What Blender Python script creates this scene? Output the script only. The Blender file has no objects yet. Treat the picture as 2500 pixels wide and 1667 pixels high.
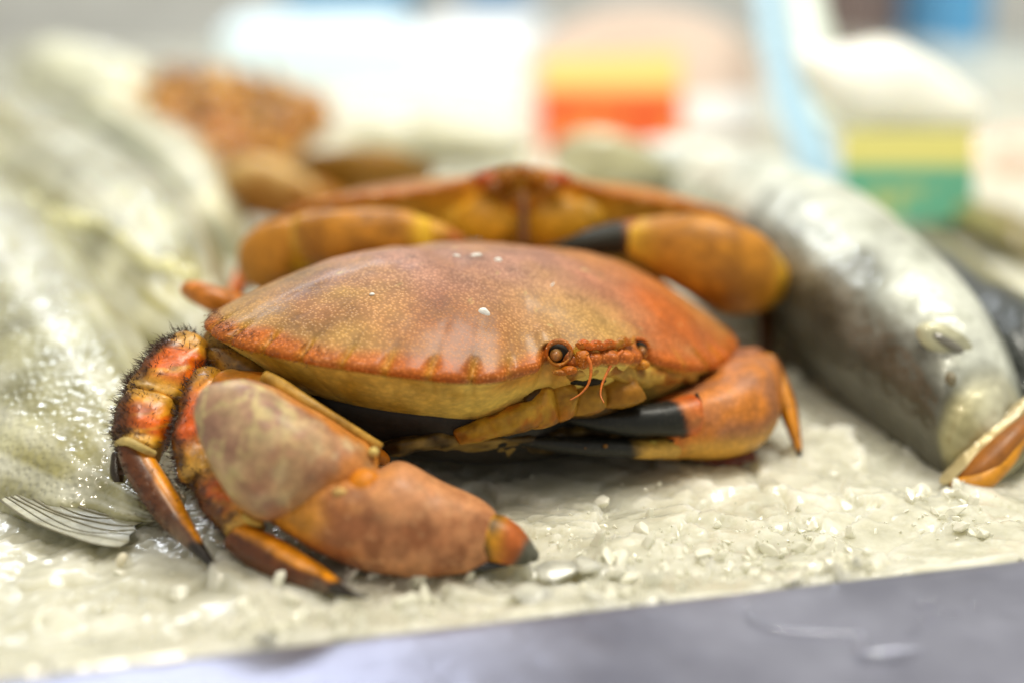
import bpy, bmesh, math
import numpy as np
from mathutils import Vector, Matrix
R = math.radians
rng = np.random.default_rng(11)
scene = bpy.context.scene
CM = 0.01

# ------------------------------------------------------------------ camera, world, lamps, exposure
FPX = 2500 * 50 / 36.0
PHI = R(16.7)
CAM = np.array([0.0, 0.0, 14.65])                       # centimetres
FWD = np.array([0, math.cos(PHI), -math.sin(PHI)])
UPV = np.array([0, math.sin(PHI), math.cos(PHI)])
RGT = np.array([1.0, 0, 0])
cam = bpy.data.cameras.new('camera'); camo = bpy.data.objects.new('camera', cam)
scene.collection.objects.link(camo); scene.camera = camo
camo.location = CAM * CM; camo.rotation_euler = (math.pi / 2 - PHI, 0, 0)
cam.lens = 50; cam.sensor_width = 36; cam.clip_start = 0.01; cam.clip_end = 50
cam.dof.use_dof = True; cam.dof.focus_distance = 0.356; cam.dof.aperture_fstop = 3.0

world = bpy.data.worlds.new('World'); scene.world = world; world.use_nodes = True
world.node_tree.nodes['Background'].inputs[0].default_value = (0.90, 0.88, 0.80, 1)
world.node_tree.nodes['Background'].inputs[1].default_value = 0.57

def lamp(name, loc, target, size, power, color, shape='DISK'):
    l = bpy.data.lights.new(name, 'AREA'); l.shape = shape; l.size = size * CM; l.energy = power; l.color = color
    o = bpy.data.objects.new(name, l); scene.collection.objects.link(o)
    o.location = np.array(loc) * CM
    d = Vector(target) - Vector(loc); o.rotation_euler = d.to_track_quat('-Z', 'Y').to_euler()
    return o
lamp('market_and_fill_lamp', (32, 50, 98), (4, 38, 0), 34, 8.4, (1.0, 0.95, 0.82))
tl = lamp('market_and_fill_lamp', (-40, 150, 88), (-10, 50, 0), 60, 4.5, (0.86, 0.92, 1.0), 'RECTANGLE'); tl.data.size_y = 5 * CM
lamp('market_and_fill_lamp', (-12, 2, 95), (0, 36, 0), 14, 3.4, (1.0, 0.90, 0.74))
lamp('market_and_fill_lamp', (8, 82, 112), (5, 132, 4), 40, 4.0, (0.96, 0.98, 1.0)).data.spread = R(95)  # unseen fill lamp added to brighten the far boxes and wall

scene.view_settings.view_transform = 'Standard'; scene.view_settings.look = 'None'
scene.view_settings.exposure = 0.0; scene.view_settings.gamma = 1.0
scene.view_settings.use_curve_mapping = False
scene.render.engine = 'CYCLES'
scene.cycles.max_bounces = 8

# ------------------------------------------------------------------ helpers
def S(r, g, b):
    f = lambda c: c / 12.92 if c <= .04045 else ((c + .055) / 1.055) ** 2.4
    return np.array([f(r / 255.), f(g / 255.) * (1.16 if r > 1.45 * g else 1.0), f(b / 255.) * (.86 if b > 60 else .62)])
def at(px, py, d):
    return CAM + d * (FWD + RGT * (px - 1250) / FPX - UPV * (py - 833.5) / FPX)
def depth_on(py, z=0.0):                                  # depth where a picture row meets a level plane
    return (CAM[2] - z) / (math.sin(PHI) + (py - 833.5) / FPX * math.cos(PHI))
def ss(a, b, x):
    t = np.clip((np.asarray(x, float) - a) / (b - a), 0, 1); return t * t * (3 - 2 * t)
def mix(a, b, t):
    t = np.asarray(t)[..., None]; return a * (1 - t) + b * t
def _h(i, j, k, s):
    n = (i * 374761393 + j * 668265263 + k * 2147483647 + s * 1274126177) & 0xffffffff
    n = ((n ^ (n >> 13)) * 1274126177) & 0xffffffff
    n = ((n ^ (n >> 16)) * 2246822519) & 0xffffffff
    return ((n ^ (n >> 15)) & 0xffff) / 32767.5 - 1
def vn(p, s=0):
    p = np.asarray(p, float); i = np.floor(p).astype(np.int64); f = p - i; f = f * f * (3 - 2 * f)
    r = 0
    for a in (0, 1):
        for b in (0, 1):
            for c in (0, 1):
                w = (f[..., 0] if a else 1 - f[..., 0]) * (f[..., 1] if b else 1 - f[..., 1]) * (f[..., 2] if c else 1 - f[..., 2])
                r = r + w * _h(i[..., 0] + a, i[..., 1] + b, i[..., 2] + c, s)
    return r
def fbm(p, s=0, o=4):
    r = 0; a = 1; t = 0
    for k in range(o):
        r = r + a * vn(np.asarray(p) * 2 ** k + 17.3 * k, s + k); t += a; a *= .5
    return r / t
def catmull(P, n):
    P = np.asarray(P, float); Q = np.vstack([2 * P[0] - P[1], P, 2 * P[-1] - P[-2]]); out = []
    for i in range(1, len(Q) - 2):
        t = np.linspace(0, 1, n, endpoint=False)[:, None]; a, b, c, d = Q[i - 1], Q[i], Q[i + 1], Q[i + 2]
        out.append(.5 * (2 * b + (c - a) * t + (2 * a - 5 * b + 4 * c - d) * t * t + (3 * b - a - 3 * c + d) * t ** 3))
    out.append(P[-1:]); return np.vstack(out)

ORG = {}
def thing(name, base, label, cat, group=None):
    o = bpy.data.objects.new(name, None); scene.collection.objects.link(o)
    o.empty_display_size = .01; o.location = np.array(base) * CM
    ORG[o.name] = np.array(base, float); tag(o, label, cat, group); return o
def tag(o, label=None, cat=None, group=None, kind=None):
    if label: o['label'] = label
    if cat: o['category'] = cat
    if group: o['group'] = group
    if kind: o['kind'] = kind
    return o
def mk(name, V, F, mat, parent=None, base=None, cols=None, smooth=True, fix=True):
    V = np.asarray(V, float)
    if parent is not None: org = ORG[parent.name]
    else: org = np.array(base if base is not None else [V[:, 0].mean(), V[:, 1].mean(), V[:, 2].min()], float)
    me = bpy.data.meshes.new(name); me.from_pydata(((V - org) * CM).tolist(), [], F)
    if fix:
        bm = bmesh.new(); bm.from_mesh(me); bmesh.ops.recalc_face_normals(bm, faces=bm.faces); bm.to_mesh(me); bm.free()
    if cols is not None:
        ca = me.color_attributes.new('Col', 'FLOAT_COLOR', 'POINT')
        ca.data.foreach_set('color', np.c_[np.clip(cols, 0, 1), np.ones(len(V))].astype(np.float32).ravel())
    if smooth: me.polygons.foreach_set('use_smooth', [True] * len(me.polygons))
    me.materials.append(mat); me.update()
    o = bpy.data.objects.new(name, me); scene.collection.objects.link(o)
    if parent is not None: o.parent = parent
    else: o.location = org * CM
    ORG[o.name] = org
    return o
def grid_faces(nr, ns, closed=True, off=0):
    F = []
    m = ns if closed else ns - 1
    for i in range(nr - 1):
        for j in range(m):
            k = (j + 1) % ns
            F.append((off + i * ns + j, off + i * ns + k, off + (i + 1) * ns + k, off + (i + 1) * ns + j))
    return F
def rings_mesh(rings, capped=True):
    nr, ns, _ = rings.shape
    V = rings.reshape(-1, 3); F = grid_faces(nr, ns)
    if capped:
        V = np.vstack([V, rings[0].mean(0), rings[-1].mean(0)]); a = nr * ns
        for j in range(ns):
            k = (j + 1) % ns
            F.append((a, k, j)); F.append((a + 1, (nr - 1) * ns + j, (nr - 1) * ns + k))
    return V, F
def loft(L, Rr, th, ns=28, sub=6, pw=2.3, cap=(.5, .5), namp=0, nfreq=.5, seed=0, bulge=0.0):
    """Body lofted through cross-sections. L, Rr: edge points (cm); th: thickness (cm) across the section.
    Returns V, F, u (0..1 along, caps included), a (angle; 0..pi faces the viewer side), N (outward)."""
    L = np.asarray(L, float); Rr = np.asarray(Rr, float); th = np.asarray(th, float)[:, None]
    A = catmull(np.hstack([L, Rr, th]), sub); L, Rr, th = A[:, :3], A[:, 3:6], np.maximum(A[:, 6:7], .01)
    C = (L + Rr) / 2; W = (Rr - L) / 2; n = len(C)
    T = np.gradient(C, axis=0); T /= np.linalg.norm(T, axis=1, keepdims=True) + 1e-9
    D = np.cross(W, T); D /= np.linalg.norm(D, axis=1, keepdims=True) + 1e-9
    D *= np.where((D @ FWD) > 0, -1, 1)[:, None]
    ang = np.linspace(0, 2 * math.pi, ns, endpoint=False)
    ca = np.sign(np.cos(ang)) * np.abs(np.cos(ang)) ** (2 / pw); sa = np.sign(np.sin(ang)) * np.abs(np.sin(ang)) ** (2 / pw)
    def ring(c, w, d, t): return c + ca[:, None] * w + sa[:, None] * d * t / 2
    rings = [ring(C[i], W[i], D[i], th[i]) for i in range(n)]; cen = [C[i] for i in range(n)]; u = list(np.linspace(0, 1, n))
    K = 6
    if cap[0] > 0:
        pre, pc = [], []
        for k in range(K, 0, -1):
            q = k / K * math.pi / 2 * .97; s = math.cos(q)
            pre.append(ring(C[0] - T[0] * cap[0] * math.sin(q), W[0] * s, D[0], th[0] * s)); pc.append(C[0])
        rings = pre + rings; cen = pc + cen; u = [0] * K + u
    if cap[1] > 0:
        for k in range(1, K + 1):
            q = k / K * math.pi / 2 * .97; s = math.cos(q)
            rings.append(ring(C[-1] + T[-1] * cap[1] * math.sin(q), W[-1] * s, D[-1], th[-1] * s)); cen.append(C[-1]); u.append(1)
    rings = np.array(rings); cen = np.array(cen)
    N = rings - cen[:, None]; ln = np.linalg.norm(N, axis=2, keepdims=True); N = N / (ln + 1e-9)
    if namp:
        rings = rings + N * (namp * fbm(rings * nfreq, seed, 3))[..., None]
    V, F = rings_mesh(rings)
    nr = len(rings)
    U = np.r_[np.repeat(u, ns), 0, 1]; AA = np.r_[np.tile(ang, nr), 0, 0]
    NN = np.vstack([N.reshape(-1, 3), N[0].mean(0), N[-1].mean(0)])
    return V, F, U, AA, NN
def pxloft(secs, **kw):
    """secs: (lx, ly, rx, ry, depth or (depth_l, depth_r), thickness)"""
    L, Q, th = [], [], []
    for s in secs:
        dl, dr = s[4] if isinstance(s[4], tuple) else (s[4], s[4])
        L.append(at(s[0], s[1], dl)); Q.append(at(s[2], s[3], dr)); th.append(s[5])
    return loft(L, Q, th, **kw)
def tube(P, r, ns=10, sub=6):
    P = np.asarray(P, float); r = np.asarray(r, float)
    A = catmull(np.c_[P, r], sub); C = A[:, :3]; rr = np.maximum(A[:, 3], .002)
    T = np.gradient(C, axis=0); T /= np.linalg.norm(T, axis=1, keepdims=True) + 1e-9
    ref = np.array([.31, .2, .93]); X = np.cross(T, ref); X /= np.linalg.norm(X, axis=1, keepdims=True) + 1e-9; Y = np.cross(T, X)
    ang = np.linspace(0, 2 * math.pi, ns, endpoint=False)
    rings = C[:, None] + rr[:, None, None] * (np.cos(ang)[None, :, None] * X[:, None] + np.sin(ang)[None, :, None] * Y[:, None])
    return rings_mesh(rings)
def ellipsoid(c, ax, n=18, m=12, namp=0, nfreq=1, seed=0):
    """ax: 3x3 rows = semi-axis vectors"""
    c = np.asarray(c, float); ax = np.asarray(ax, float)
    th = np.linspace(.04, math.pi - .04, m); ph = np.linspace(0, 2 * math.pi, n, endpoint=False)
    P = np.stack([np.sin(th)[:, None] * np.cos(ph)[None], np.sin(th)[:, None] * np.sin(ph)[None], np.cos(th)[:, None] * np.ones(n)[None]], -1)
    Q = P @ ax
    if namp: Q = Q * (1 + namp * fbm((Q + c) * nfreq, seed, 3))[..., None]
    return rings_mesh(Q + c)
def join(parts):
    V, F, o = [], [], 0
    for v, f in parts:
        V.append(v); F += [tuple(i + o for i in t) for t in f]; o += len(v)
    return np.vstack(V), F
def box(c, sx, sy, sz, rz=0, bev=.2):
    """bevelled box as V, F (centre of base c)"""
    bm = bmesh.new(); bmesh.ops.create_cube(bm, size=1)
    bmesh.ops.scale(bm, vec=(sx, sy, sz), verts=bm.verts)
    bmesh.ops.bevel(bm, geom=bm.edges[:], offset=bev, segments=3, profile=.5, affect='EDGES')
    bmesh.ops.rotate(bm, cent=(0, 0, 0), matrix=Matrix.Rotation(rz, 3, 'Z'), verts=bm.verts)
    V = np.array([v.co[:] for v in bm.verts]) + np.array([c[0], c[1], c[2] + sz / 2]); F = [tuple(v.index for v in f.verts) for f in bm.faces]
    bm.free(); return V, F

# ------------------------------------------------------------------ materials
def newmat(name):
    m = bpy.data.materials.new(name); m.use_nodes = True; nt = m.node_tree
    return m, nt, nt.nodes['Principled BSDF']
def nd(nt, t, **k):
    n = nt.nodes.new(t)
    for a, b in k.items():
        if a in n.inputs: n.inputs[a].default_value = b
        else: setattr(n, a, b)
    return n
def ramp(nt, stops, interp='LINEAR'):
    n = nt.nodes.new('ShaderNodeValToRGB'); e = n.color_ramp.elements; n.color_ramp.interpolation = interp
    e[0].position, e[0].color = stops[0][0], (*stops[0][1], 1); e[1].position, e[1].color = stops[-1][0], (*stops[-1][1], 1)
    for p, c in stops[1:-1]:
        x = e.new(p); x.color = (*c, 1)
    return n
def mixrgb(nt, mode, fac, a, b):
    n = nt.nodes.new('ShaderNodeMix'); n.data_type = 'RGBA'; n.blend_type = mode
    for s, v in ((0, fac), (6, a), (7, b)):
        if hasattr(v, 'links') or hasattr(v, 'is_linked'): nt.links.new(v, n.inputs[s])
        elif isinstance(v, (int, float)): n.inputs[s].default_value = v if s == 0 else (v, v, v, 1)
        else: n.inputs[s].default_value = (*v, 1)
    return n.outputs[2]
def shell_mat(name, rough=.38, gscale=950, gbump=.35, gcol=.35, coat=.25, nscale=180, namt=.35, spec=.22, sss=0.0, tip=None):
    """Vertex colour + fine granules (each with a paler tip) + mottling."""
    m, nt, p = newmat(name); Lk = nt.links.new
    tc = nd(nt, 'ShaderNodeTexCoord'); at_ = nd(nt, 'ShaderNodeAttribute', attribute_name='Col')
    n1 = nd(nt, 'ShaderNodeTexNoise', Scale=nscale, Detail=6.0, Roughness=.65); Lk(tc.outputs['Object'], n1.inputs['Vector'])
    r1 = ramp(nt, [(.3, (1 - namt,) * 3), (.7, (1 + namt * .6,) * 3)]); Lk(n1.outputs[0], r1.inputs[0])
    c = mixrgb(nt, 'MULTIPLY', 1.0, at_.outputs['Color'], r1.outputs[0])
    vo = nd(nt, 'ShaderNodeTexVoronoi', Scale=gscale); vo.feature = 'F1'
    nz = nd(nt, 'ShaderNodeTexNoise', Scale=300.0, Detail=2.0); Lk(tc.outputs['Object'], nz.inputs['Vector'])
    wv = nt.nodes.new('ShaderNodeMix'); wv.data_type = 'VECTOR'; wv.inputs[0].default_value = .0003
    Lk(tc.outputs['Object'], wv.inputs[4]); Lk(nz.outputs['Color'], wv.inputs[5]); Lk(wv.outputs[1], vo.inputs['Vector'])
    r2 = ramp(nt, [(0.0, (1.0,) * 3), (.20, (.6,) * 3), (.40, (0.0,) * 3)]); Lk(vo.outputs['Distance'], r2.inputs[0])
    n3 = nd(nt, 'ShaderNodeTexNoise', Scale=60.0, Detail=3.0); Lk(tc.outputs['Object'], n3.inputs['Vector'])
    r3 = ramp(nt, [(.38, (.08,) * 3), (.64, (1.0,) * 3)]); Lk(n3.outputs[0], r3.inputs[0])
    r4 = ramp(nt, [(.15, (1.08,) * 3), (.60, (1 - min(gcol, .45) * .8,) * 3)]); Lk(vo.outputs['Distance'], r4.inputs[0])
    c = mixrgb(nt, 'MULTIPLY', 1.0, c, r4.outputs[0])
    g = mixrgb(nt, 'MULTIPLY', 1.0, r2.outputs[0], r3.outputs[0])
    gm = nd(nt, 'ShaderNodeMath', operation='MULTIPLY'); Lk(g, gm.inputs[0]); gm.inputs[1].default_value = gcol if tip is None else tip
    c2 = mixrgb(nt, 'MIX', gm.outputs[0], c, (.82, .62, .34))
    Lk(c2, p.inputs['Base Color'])
    b = nd(nt, 'ShaderNodeBump', Strength=gbump, Distance=.0007); Lk(r2.outputs[0], b.inputs['Height'])
    b2 = nd(nt, 'ShaderNodeBump', Strength=.25, Distance=.0015); Lk(n1.outputs[0], b2.inputs['Height']); Lk(b.outputs[0], b2.inputs['Normal'])
    Lk(b2.outputs[0], p.inputs['Normal'])
    rr = nd(nt, 'ShaderNodeMapRange'); Lk(n1.outputs[0], rr.inputs[0]); rr.inputs[3].default_value = rough - .1; rr.inputs[4].default_value = rough + .14
    Lk(rr.outputs[0], p.inputs['Roughness'])
    p.inputs['Coat Weight'].default_value = coat; p.inputs['Coat Roughness'].default_value = .22
    p.inputs['Specular IOR Level'].default_value = spec
    if sss:
        p.inputs['Subsurface Weight'].default_value = sss; p.inputs['Subsurface Radius'].default_value = (1, .5, .25); p.inputs['Subsurface Scale'].default_value = .003
    return m
def plain(name, col, rough=.5, coat=0, nscale=120, namt=.2, bump=.2, bdist=.001, metal=0, trans=0, sss=0, spec=.5):
    m, nt, p = newmat(name); Lk = nt.links.new
    tc = nd(nt, 'ShaderNodeTexCoord')
    n1 = nd(nt, 'ShaderNodeTexNoise', Scale=nscale, Detail=5.0, Roughness=.6); Lk(tc.outputs['Object'], n1.inputs['Vector'])
    r1 = ramp(nt, [(.3, tuple(np.clip(np.array(col) * (1 - namt), 0, 1))), (.7, tuple(np.clip(np.array(col) * (1 + namt * .6), 0, 1)))]); Lk(n1.outputs[0], r1.inputs[0])
    Lk(r1.outputs[0], p.inputs['Base Color'])
    if bump:
        b = nd(nt, 'ShaderNodeBump', Strength=bump, Distance=bdist); Lk(n1.outputs[0], b.inputs['Height']); Lk(b.outputs[0], p.inputs['Normal'])
    p.inputs['Roughness'].default_value = rough; p.inputs['Coat Weight'].default_value = coat; p.inputs['Coat Roughness'].default_value = .08
    p.inputs['Metallic'].default_value = metal; p.inputs['Transmission Weight'].default_value = trans; p.inputs['Specular IOR Level'].default_value = spec
    if sss:
        p.inputs['Subsurface Weight'].default_value = sss; p.inputs['Subsurface Radius'].default_value = (1, .8, .5); p.inputs['Subsurface Scale'].default_value = .005
    return m
M_SHELL = shell_mat('crab_shell', gscale=1150, gbump=.34, gcol=.45, tip=.24, rough=.46, coat=.16, nscale=130, namt=.32)
M_CLAW = shell_mat('crab_claw_shell', gscale=700, gbump=.12, gcol=.16, tip=.015, rough=.44, coat=.06, nscale=190, namt=.34, spec=.3)
M_GRAN = shell_mat('crab_granulated_rim', gscale=1000, gbump=.8, gcol=.30, tip=.6, rough=.4, coat=.1)
M_SOFT = shell_mat('crab_underside', gscale=500, gbump=.08, gcol=.10, tip=0, rough=.42, coat=.06, nscale=220, namt=.28)
M_LEG = shell_mat('crab_leg_shell', gscale=380, gbump=.25, gcol=.05, rough=.32, coat=.25, nscale=300, namt=.5, spec=.4)
M_BLACK = plain('black_claw_horn', (.012, .012, .016), .3, coat=.25, namt=.3, bump=.1)
M_HAIR = plain('dark_brown_bristle', (.045, .016, .006), .45, namt=.4, bump=0)
M_DARK = plain('dark_socket', (.02, .015, .008), .65, coat=0, bump=0, spec=.2)
M_EYE = plain('eye_amber', (.34, .13, .025), .35, coat=.15, nscale=700, namt=.6, bump=.2, bdist=.0003)
M_ANT = plain('antenna_orange', (.62, .15, .012), .4, nscale=900, namt=.4, bump=.4, bdist=.0003)
M_FLECK = plain('white_fleck', (.85, .84, .78), .35, coat=.3, nscale=400, namt=.08, bump=.3)
def ice_mat():
    m, nt, p = newmat('crushed_ice'); Lk = nt.links.new
    tc = nd(nt, 'ShaderNodeTexCoord')
    n1 = nd(nt, 'ShaderNodeTexNoise', Scale=70.0, Detail=7.0, Roughness=.65); Lk(tc.outputs['Object'], n1.inputs['Vector'])
    r1 = ramp(nt, [(.3, (.50, .49, .38)), (.5, (.64, .63, .51)), (.72, (.82, .81, .70))]); Lk(n1.outputs[0], r1.inputs[0])
    Lk(r1.outputs[0], p.inputs['Base Color'])
    n2 = nd(nt, 'ShaderNodeTexNoise', Scale=420.0, Detail=4.0); Lk(tc.outputs['Object'], n2.inputs['Vector'])
    vo = nd(nt, 'ShaderNodeTexVoronoi', Scale=160.0); vo.feature = 'F1'; Lk(tc.outputs['Object'], vo.inputs['Vector'])
    b = nd(nt, 'ShaderNodeBump', Strength=.22, Distance=.001); Lk(n2.outputs[0], b.inputs['Height'])
    b2 = nd(nt, 'ShaderNodeBump', Strength=.08, Distance=.002); Lk(vo.outputs['Distance'], b2.inputs['Height']); Lk(b.outputs[0], b2.inputs['Normal'])
    Lk(b2.outputs[0], p.inputs['Normal'])
    rr = nd(nt, 'ShaderNodeMapRange'); Lk(n1.outputs[0], rr.inputs[0]); rr.inputs[3].default_value = .06; rr.inputs[4].default_value = .36
    Lk(rr.outputs[0], p.inputs['Roughness'])
    p.inputs['Subsurface Weight'].default_value = .9; p.inputs['Subsurface Radius'].default_value = (1, .95, .8); p.inputs['Subsurface Scale'].default_value = .016
    p.inputs['IOR'].default_value = 1.33; p.inputs['Coat Weight'].default_value = .35; p.inputs['Coat Roughness'].default_value = .10
    return m
M_ICE = ice_mat()
def chip_mat():
    m, nt, p = newmat('clear_ice'); Lk = nt.links.new
    tc = nd(nt, 'ShaderNodeTexCoord')
    n1 = nd(nt, 'ShaderNodeTexNoise', Scale=260.0, Detail=5.0); Lk(tc.outputs['Object'], n1.inputs['Vector'])
    b = nd(nt, 'ShaderNodeBump', Strength=.5, Distance=.001); Lk(n1.outputs[0], b.inputs['Height']); Lk(b.outputs[0], p.inputs['Normal'])
    p.inputs['Base Color'].default_value = (.80, .79, .66, 1); p.inputs['Roughness'].default_value = .12
    p.inputs['Transmission Weight'].default_value = .25; p.inputs['IOR'].default_value = 1.31
    return m
M_CHIP = chip_mat()
M_GRAIN = ice_mat(); M_GRAIN.name = 'ice_grain'; _p = M_GRAIN.node_tree.nodes['Principled BSDF']; _p.inputs['Subsurface Weight'].default_value = 0; _r = [n for n in M_GRAIN.node_tree.nodes if n.type == 'VALTORGB'][0].color_ramp.elements; _r[0].color = (.74, .73, .60, 1); _r[1].color = (.84, .83, .70, 1); _r[2].color = (.92, .91, .80, 1); _p.inputs['Coat Weight'].default_value = .7; _p.inputs['Coat Roughness'].default_value = .04
def fish_mat(name, rough=.30, bscale=560, bump=.6, bdist=.0013, stretch=(1, 1, 1), namt=.4, metal=0.0, coat=1.0):
    m, nt, p = newmat(name); Lk = nt.links.new
    tc = nd(nt, 'ShaderNodeTexCoord'); a = nd(nt, 'ShaderNodeAttribute', attribute_name='Col')
    mp = nd(nt, 'ShaderNodeMapping'); mp.inputs['Scale'].default_value = stretch; Lk(tc.outputs['Object'], mp.inputs['Vector'])
    n1 = nd(nt, 'ShaderNodeTexNoise', Scale=bscale, Detail=5.0, Roughness=.6); Lk(mp.outputs[0], n1.inputs['Vector'])
    n2 = nd(nt, 'ShaderNodeTexNoise', Scale=45.0, Detail=4.0); Lk(mp.outputs[0], n2.inputs['Vector'])
    r1 = ramp(nt, [(.32, (1 - namt,) * 3), (.68, (1 + namt * .5,) * 3)]); Lk(n2.outputs[0], r1.inputs[0])
    Lk(mixrgb(nt, 'MULTIPLY', 1.0, a.outputs['Color'], r1.outputs[0]), p.inputs['Base Color'])
    vo = nd(nt, 'ShaderNodeTexVoronoi', Scale=bscale); vo.feature = 'SMOOTH_F1'; Lk(mp.outputs[0], vo.inputs['Vector'])
    b = nd(nt, 'ShaderNodeBump', Strength=bump, Distance=bdist); Lk(vo.outputs['Distance'], b.inputs['Height'])
    b2 = nd(nt, 'ShaderNodeBump', Strength=.25, Distance=.002); Lk(n2.outputs[0], b2.inputs['Height']); Lk(b.outputs[0], b2.inputs['Normal'])
    Lk(b2.outputs[0], p.inputs['Normal'])
    p.inputs['Roughness'].default_value = rough; p.inputs['Coat Weight'].default_value = coat; p.inputs['Coat Roughness'].default_value = .05
    Lk(b2.outputs[0], p.inputs['Coat Normal']); p.inputs['Metallic'].default_value = metal
    return m
M_FISH = fish_mat('wet_fish_skin')
M_SILVER = fish_mat('silver_fish_skin', rough=.42, bscale=300, bump=.5, metal=.2, coat=.3)
M_MOUTH = plain('orange_fish_mouth', (.66, .27, .008), .5, coat=.05, nscale=200, namt=.3)
def steel_mat():
    m, nt, p = newmat('wet_steel'); Lk = nt.links.new
    tc = nd(nt, 'ShaderNodeTexCoord'); mp = nd(nt, 'ShaderNodeMapping'); mp.inputs['Scale'].default_value = (8, 160, 160); Lk(tc.outputs['Object'], mp.inputs['Vector'])
    n1 = nd(nt, 'ShaderNodeTexNoise', Scale=4.0, Detail=6.0); Lk(mp.outputs[0], n1.inputs['Vector'])
    n2 = nd(nt, 'ShaderNodeTexNoise', Scale=22.0, Detail=5.0, Roughness=.6); Lk(tc.outputs['Object'], n2.inputs['Vector'])
    r = ramp(nt, [(.3, (.22, .225, .30)), (.7, (.38, .39, .49))]); Lk(n2.outputs[0], r.inputs[0]); Lk(r.outputs[0], p.inputs['Base Color'])
    rr = nd(nt, 'ShaderNodeMapRange'); Lk(n2.outputs[0], rr.inputs[0]); rr.inputs[3].default_value = .20; rr.inputs[4].default_value = .46; Lk(rr.outputs[0], p.inputs['Roughness'])
    b = nd(nt, 'ShaderNodeBump', Strength=.15, Distance=.0006); Lk(n1.outputs[0], b.inputs['Height'])
    b2 = nd(nt, 'ShaderNodeBump', Strength=.4, Distance=.003); Lk(n2.outputs[0], b2.inputs['Height']); Lk(b.outputs[0], b2.inputs['Normal']); Lk(b2.outputs[0], p.inputs['Normal'])
    p.inputs['Metallic'].default_value = .7
    return m
M_STEEL = steel_mat()
M_WATER = plain('clear_water', (.9, .92, .95), .03, nscale=60, namt=.02, bump=.1, trans=.95)

# ------------------------------------------------------------------ ice bed, steel rim, back wall
RIM_Z = .30
A0 = at(0, 1652, depth_on(1652, RIM_Z)); B0 = at(2500, 1361, depth_on(1361, RIM_Z))
E1 = (B0 - A0); E1[2] = 0; E1 /= np.linalg.norm(E1); E2 = np.array([-E1[1], E1[0], 0])
def facets(p, cell, amp, slope, seed):
    q = p / cell; i = np.floor(q).astype(np.int64); best = np.full(len(p), 1e9); h = np.zeros(len(p)); sec = np.full(len(p), 1e9)
    z0 = np.zeros(len(p), np.int64)
    for a in (-1, 0, 1):
        for b in (-1, 0, 1):
            ii = i + [a, b]; cx = ii[:, 0] + .5 + .45 * _h(ii[:, 0], ii[:, 1], z0, seed); cy = ii[:, 1] + .5 + .45 * _h(ii[:, 0], ii[:, 1], z0, seed + 1)
            dx = q[:, 0] - cx; dy = q[:, 1] - cy; d = dx * dx + dy * dy
            hh = amp * _h(ii[:, 0], ii[:, 1], z0, seed + 2) + slope * cell * (dx * _h(ii[:, 0], ii[:, 1], z0, seed + 3) + dy * _h(ii[:, 0], ii[:, 1], z0, seed + 4))
            m = d < best; sec = np.where(m, best, np.minimum(sec, d)); h = np.where(m, hh, h); best = np.where(m, d, best)
    edge = np.sqrt(sec) - np.sqrt(best)
    return h - amp * .6 * (1 - ss(0, .18, edge))
def ice_z(X, Y):
    p = np.c_[X, Y]; p3 = np.c_[p * .22, np.full(len(p), 3.3)]
    w = p + .35 * np.c_[vn(p3 * 5, 5), vn(p3 * 5, 6)]
    z = .30 * fbm(p3, 3, 4) + facets(w, 2.3, .06, .14, 20) + facets(w + 9, .9, .045, .18, 30) * ss(-.2, .4, vn(p3 * 2, 8)) + (facets(w + 4, .40, .03, .25, 40)) * ss(-.5, .3, vn(p3 * 3 + 7, 9))
    return z
def uneven(segs):
    out = [segs[0][0]]
    for a, b, s in segs:
        n = max(1, int(round((b - a) / s))); out += list(np.linspace(a, b, n + 1)[1:])
    return np.array(out)
us = uneven([(-70, -8, 1.2), (-8, 30, .11), (30, 90, 1.2)]); vs = uneven([(-.12, 12, .11), (12, 24, .25), (24, 50, .6), (50, 135, 1.6)])
UU, VV = np.meshgrid(us, vs)
P = A0[None, None] * [1, 1, 0] + UU[..., None] * E1 + VV[..., None] * E2
Z = ice_z(P[..., 0].ravel(), P[..., 1].ravel()).reshape(UU.shape)
nr = ss(0, 2.2, VV)
Z = Z * (.45 + .55 * nr) + .30 * (1 - nr) + .55 * ss(40, 75, VV) * 1.5
Z = np.where(VV < 0, Z - .5, Z)
IP = P.copy(); IP[..., 2] = Z
ice = mk('ice_bed', IP.reshape(-1, 3), grid_faces(len(vs), len(us), closed=False), M_ICE, base=(0, 40, 0), fix=False)
tag(ice, 'bed of wet crushed ice filling the steel tray', None, None, 'structure')

prof = [(-.02, -3.0), (-.02, RIM_Z - .10), (-.10, RIM_Z - .01), (-.22, RIM_Z + .02), (-.5, RIM_Z), (-4, RIM_Z - .10), (-9, RIM_Z - .3), (-9.6, RIM_Z - .45), (-9.9, RIM_Z - .9), (-9.9, -5), (-9.5, -5), (-9.5, -3), ]
rv = []; un = np.linspace(-60, 80, 141)
for u_ in un:
    for (v_, z_) in prof: rv.append(A0 * [1, 1, 0] + E1 * u_ + E2 * v_ + [0, 0, z_])
rim = mk('steel_tray_rim', rv, grid_faces(len(un), len(prof), closed=True), M_STEEL, base=A0 * [1, 1, 0] + [0, 0, -5])
rim.rotation_euler = (0, 0, 0)
tag(rim, 'wet stainless steel tray edge along the front of the ice', 'tray')

M_WALL = plain('pale_grey_wall', (.84, .84, .80), .7, nscale=6, namt=.15, bump=0)
wv_, wf_ = box((0, 262, -60), 700, 4, 330, 0, .5)
w = mk('back_wall', wv_, wf_, M_WALL, base=(0, 262, -60), smooth=False); tag(w, kind='structure')
wv_, wf_ = box((0, 198, -62), 700, 126, 55, 0, .5)
w = mk('counter', wv_, wf_, M_WALL, base=(0, 198, -62), smooth=False); tag(w, kind='structure')

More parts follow.
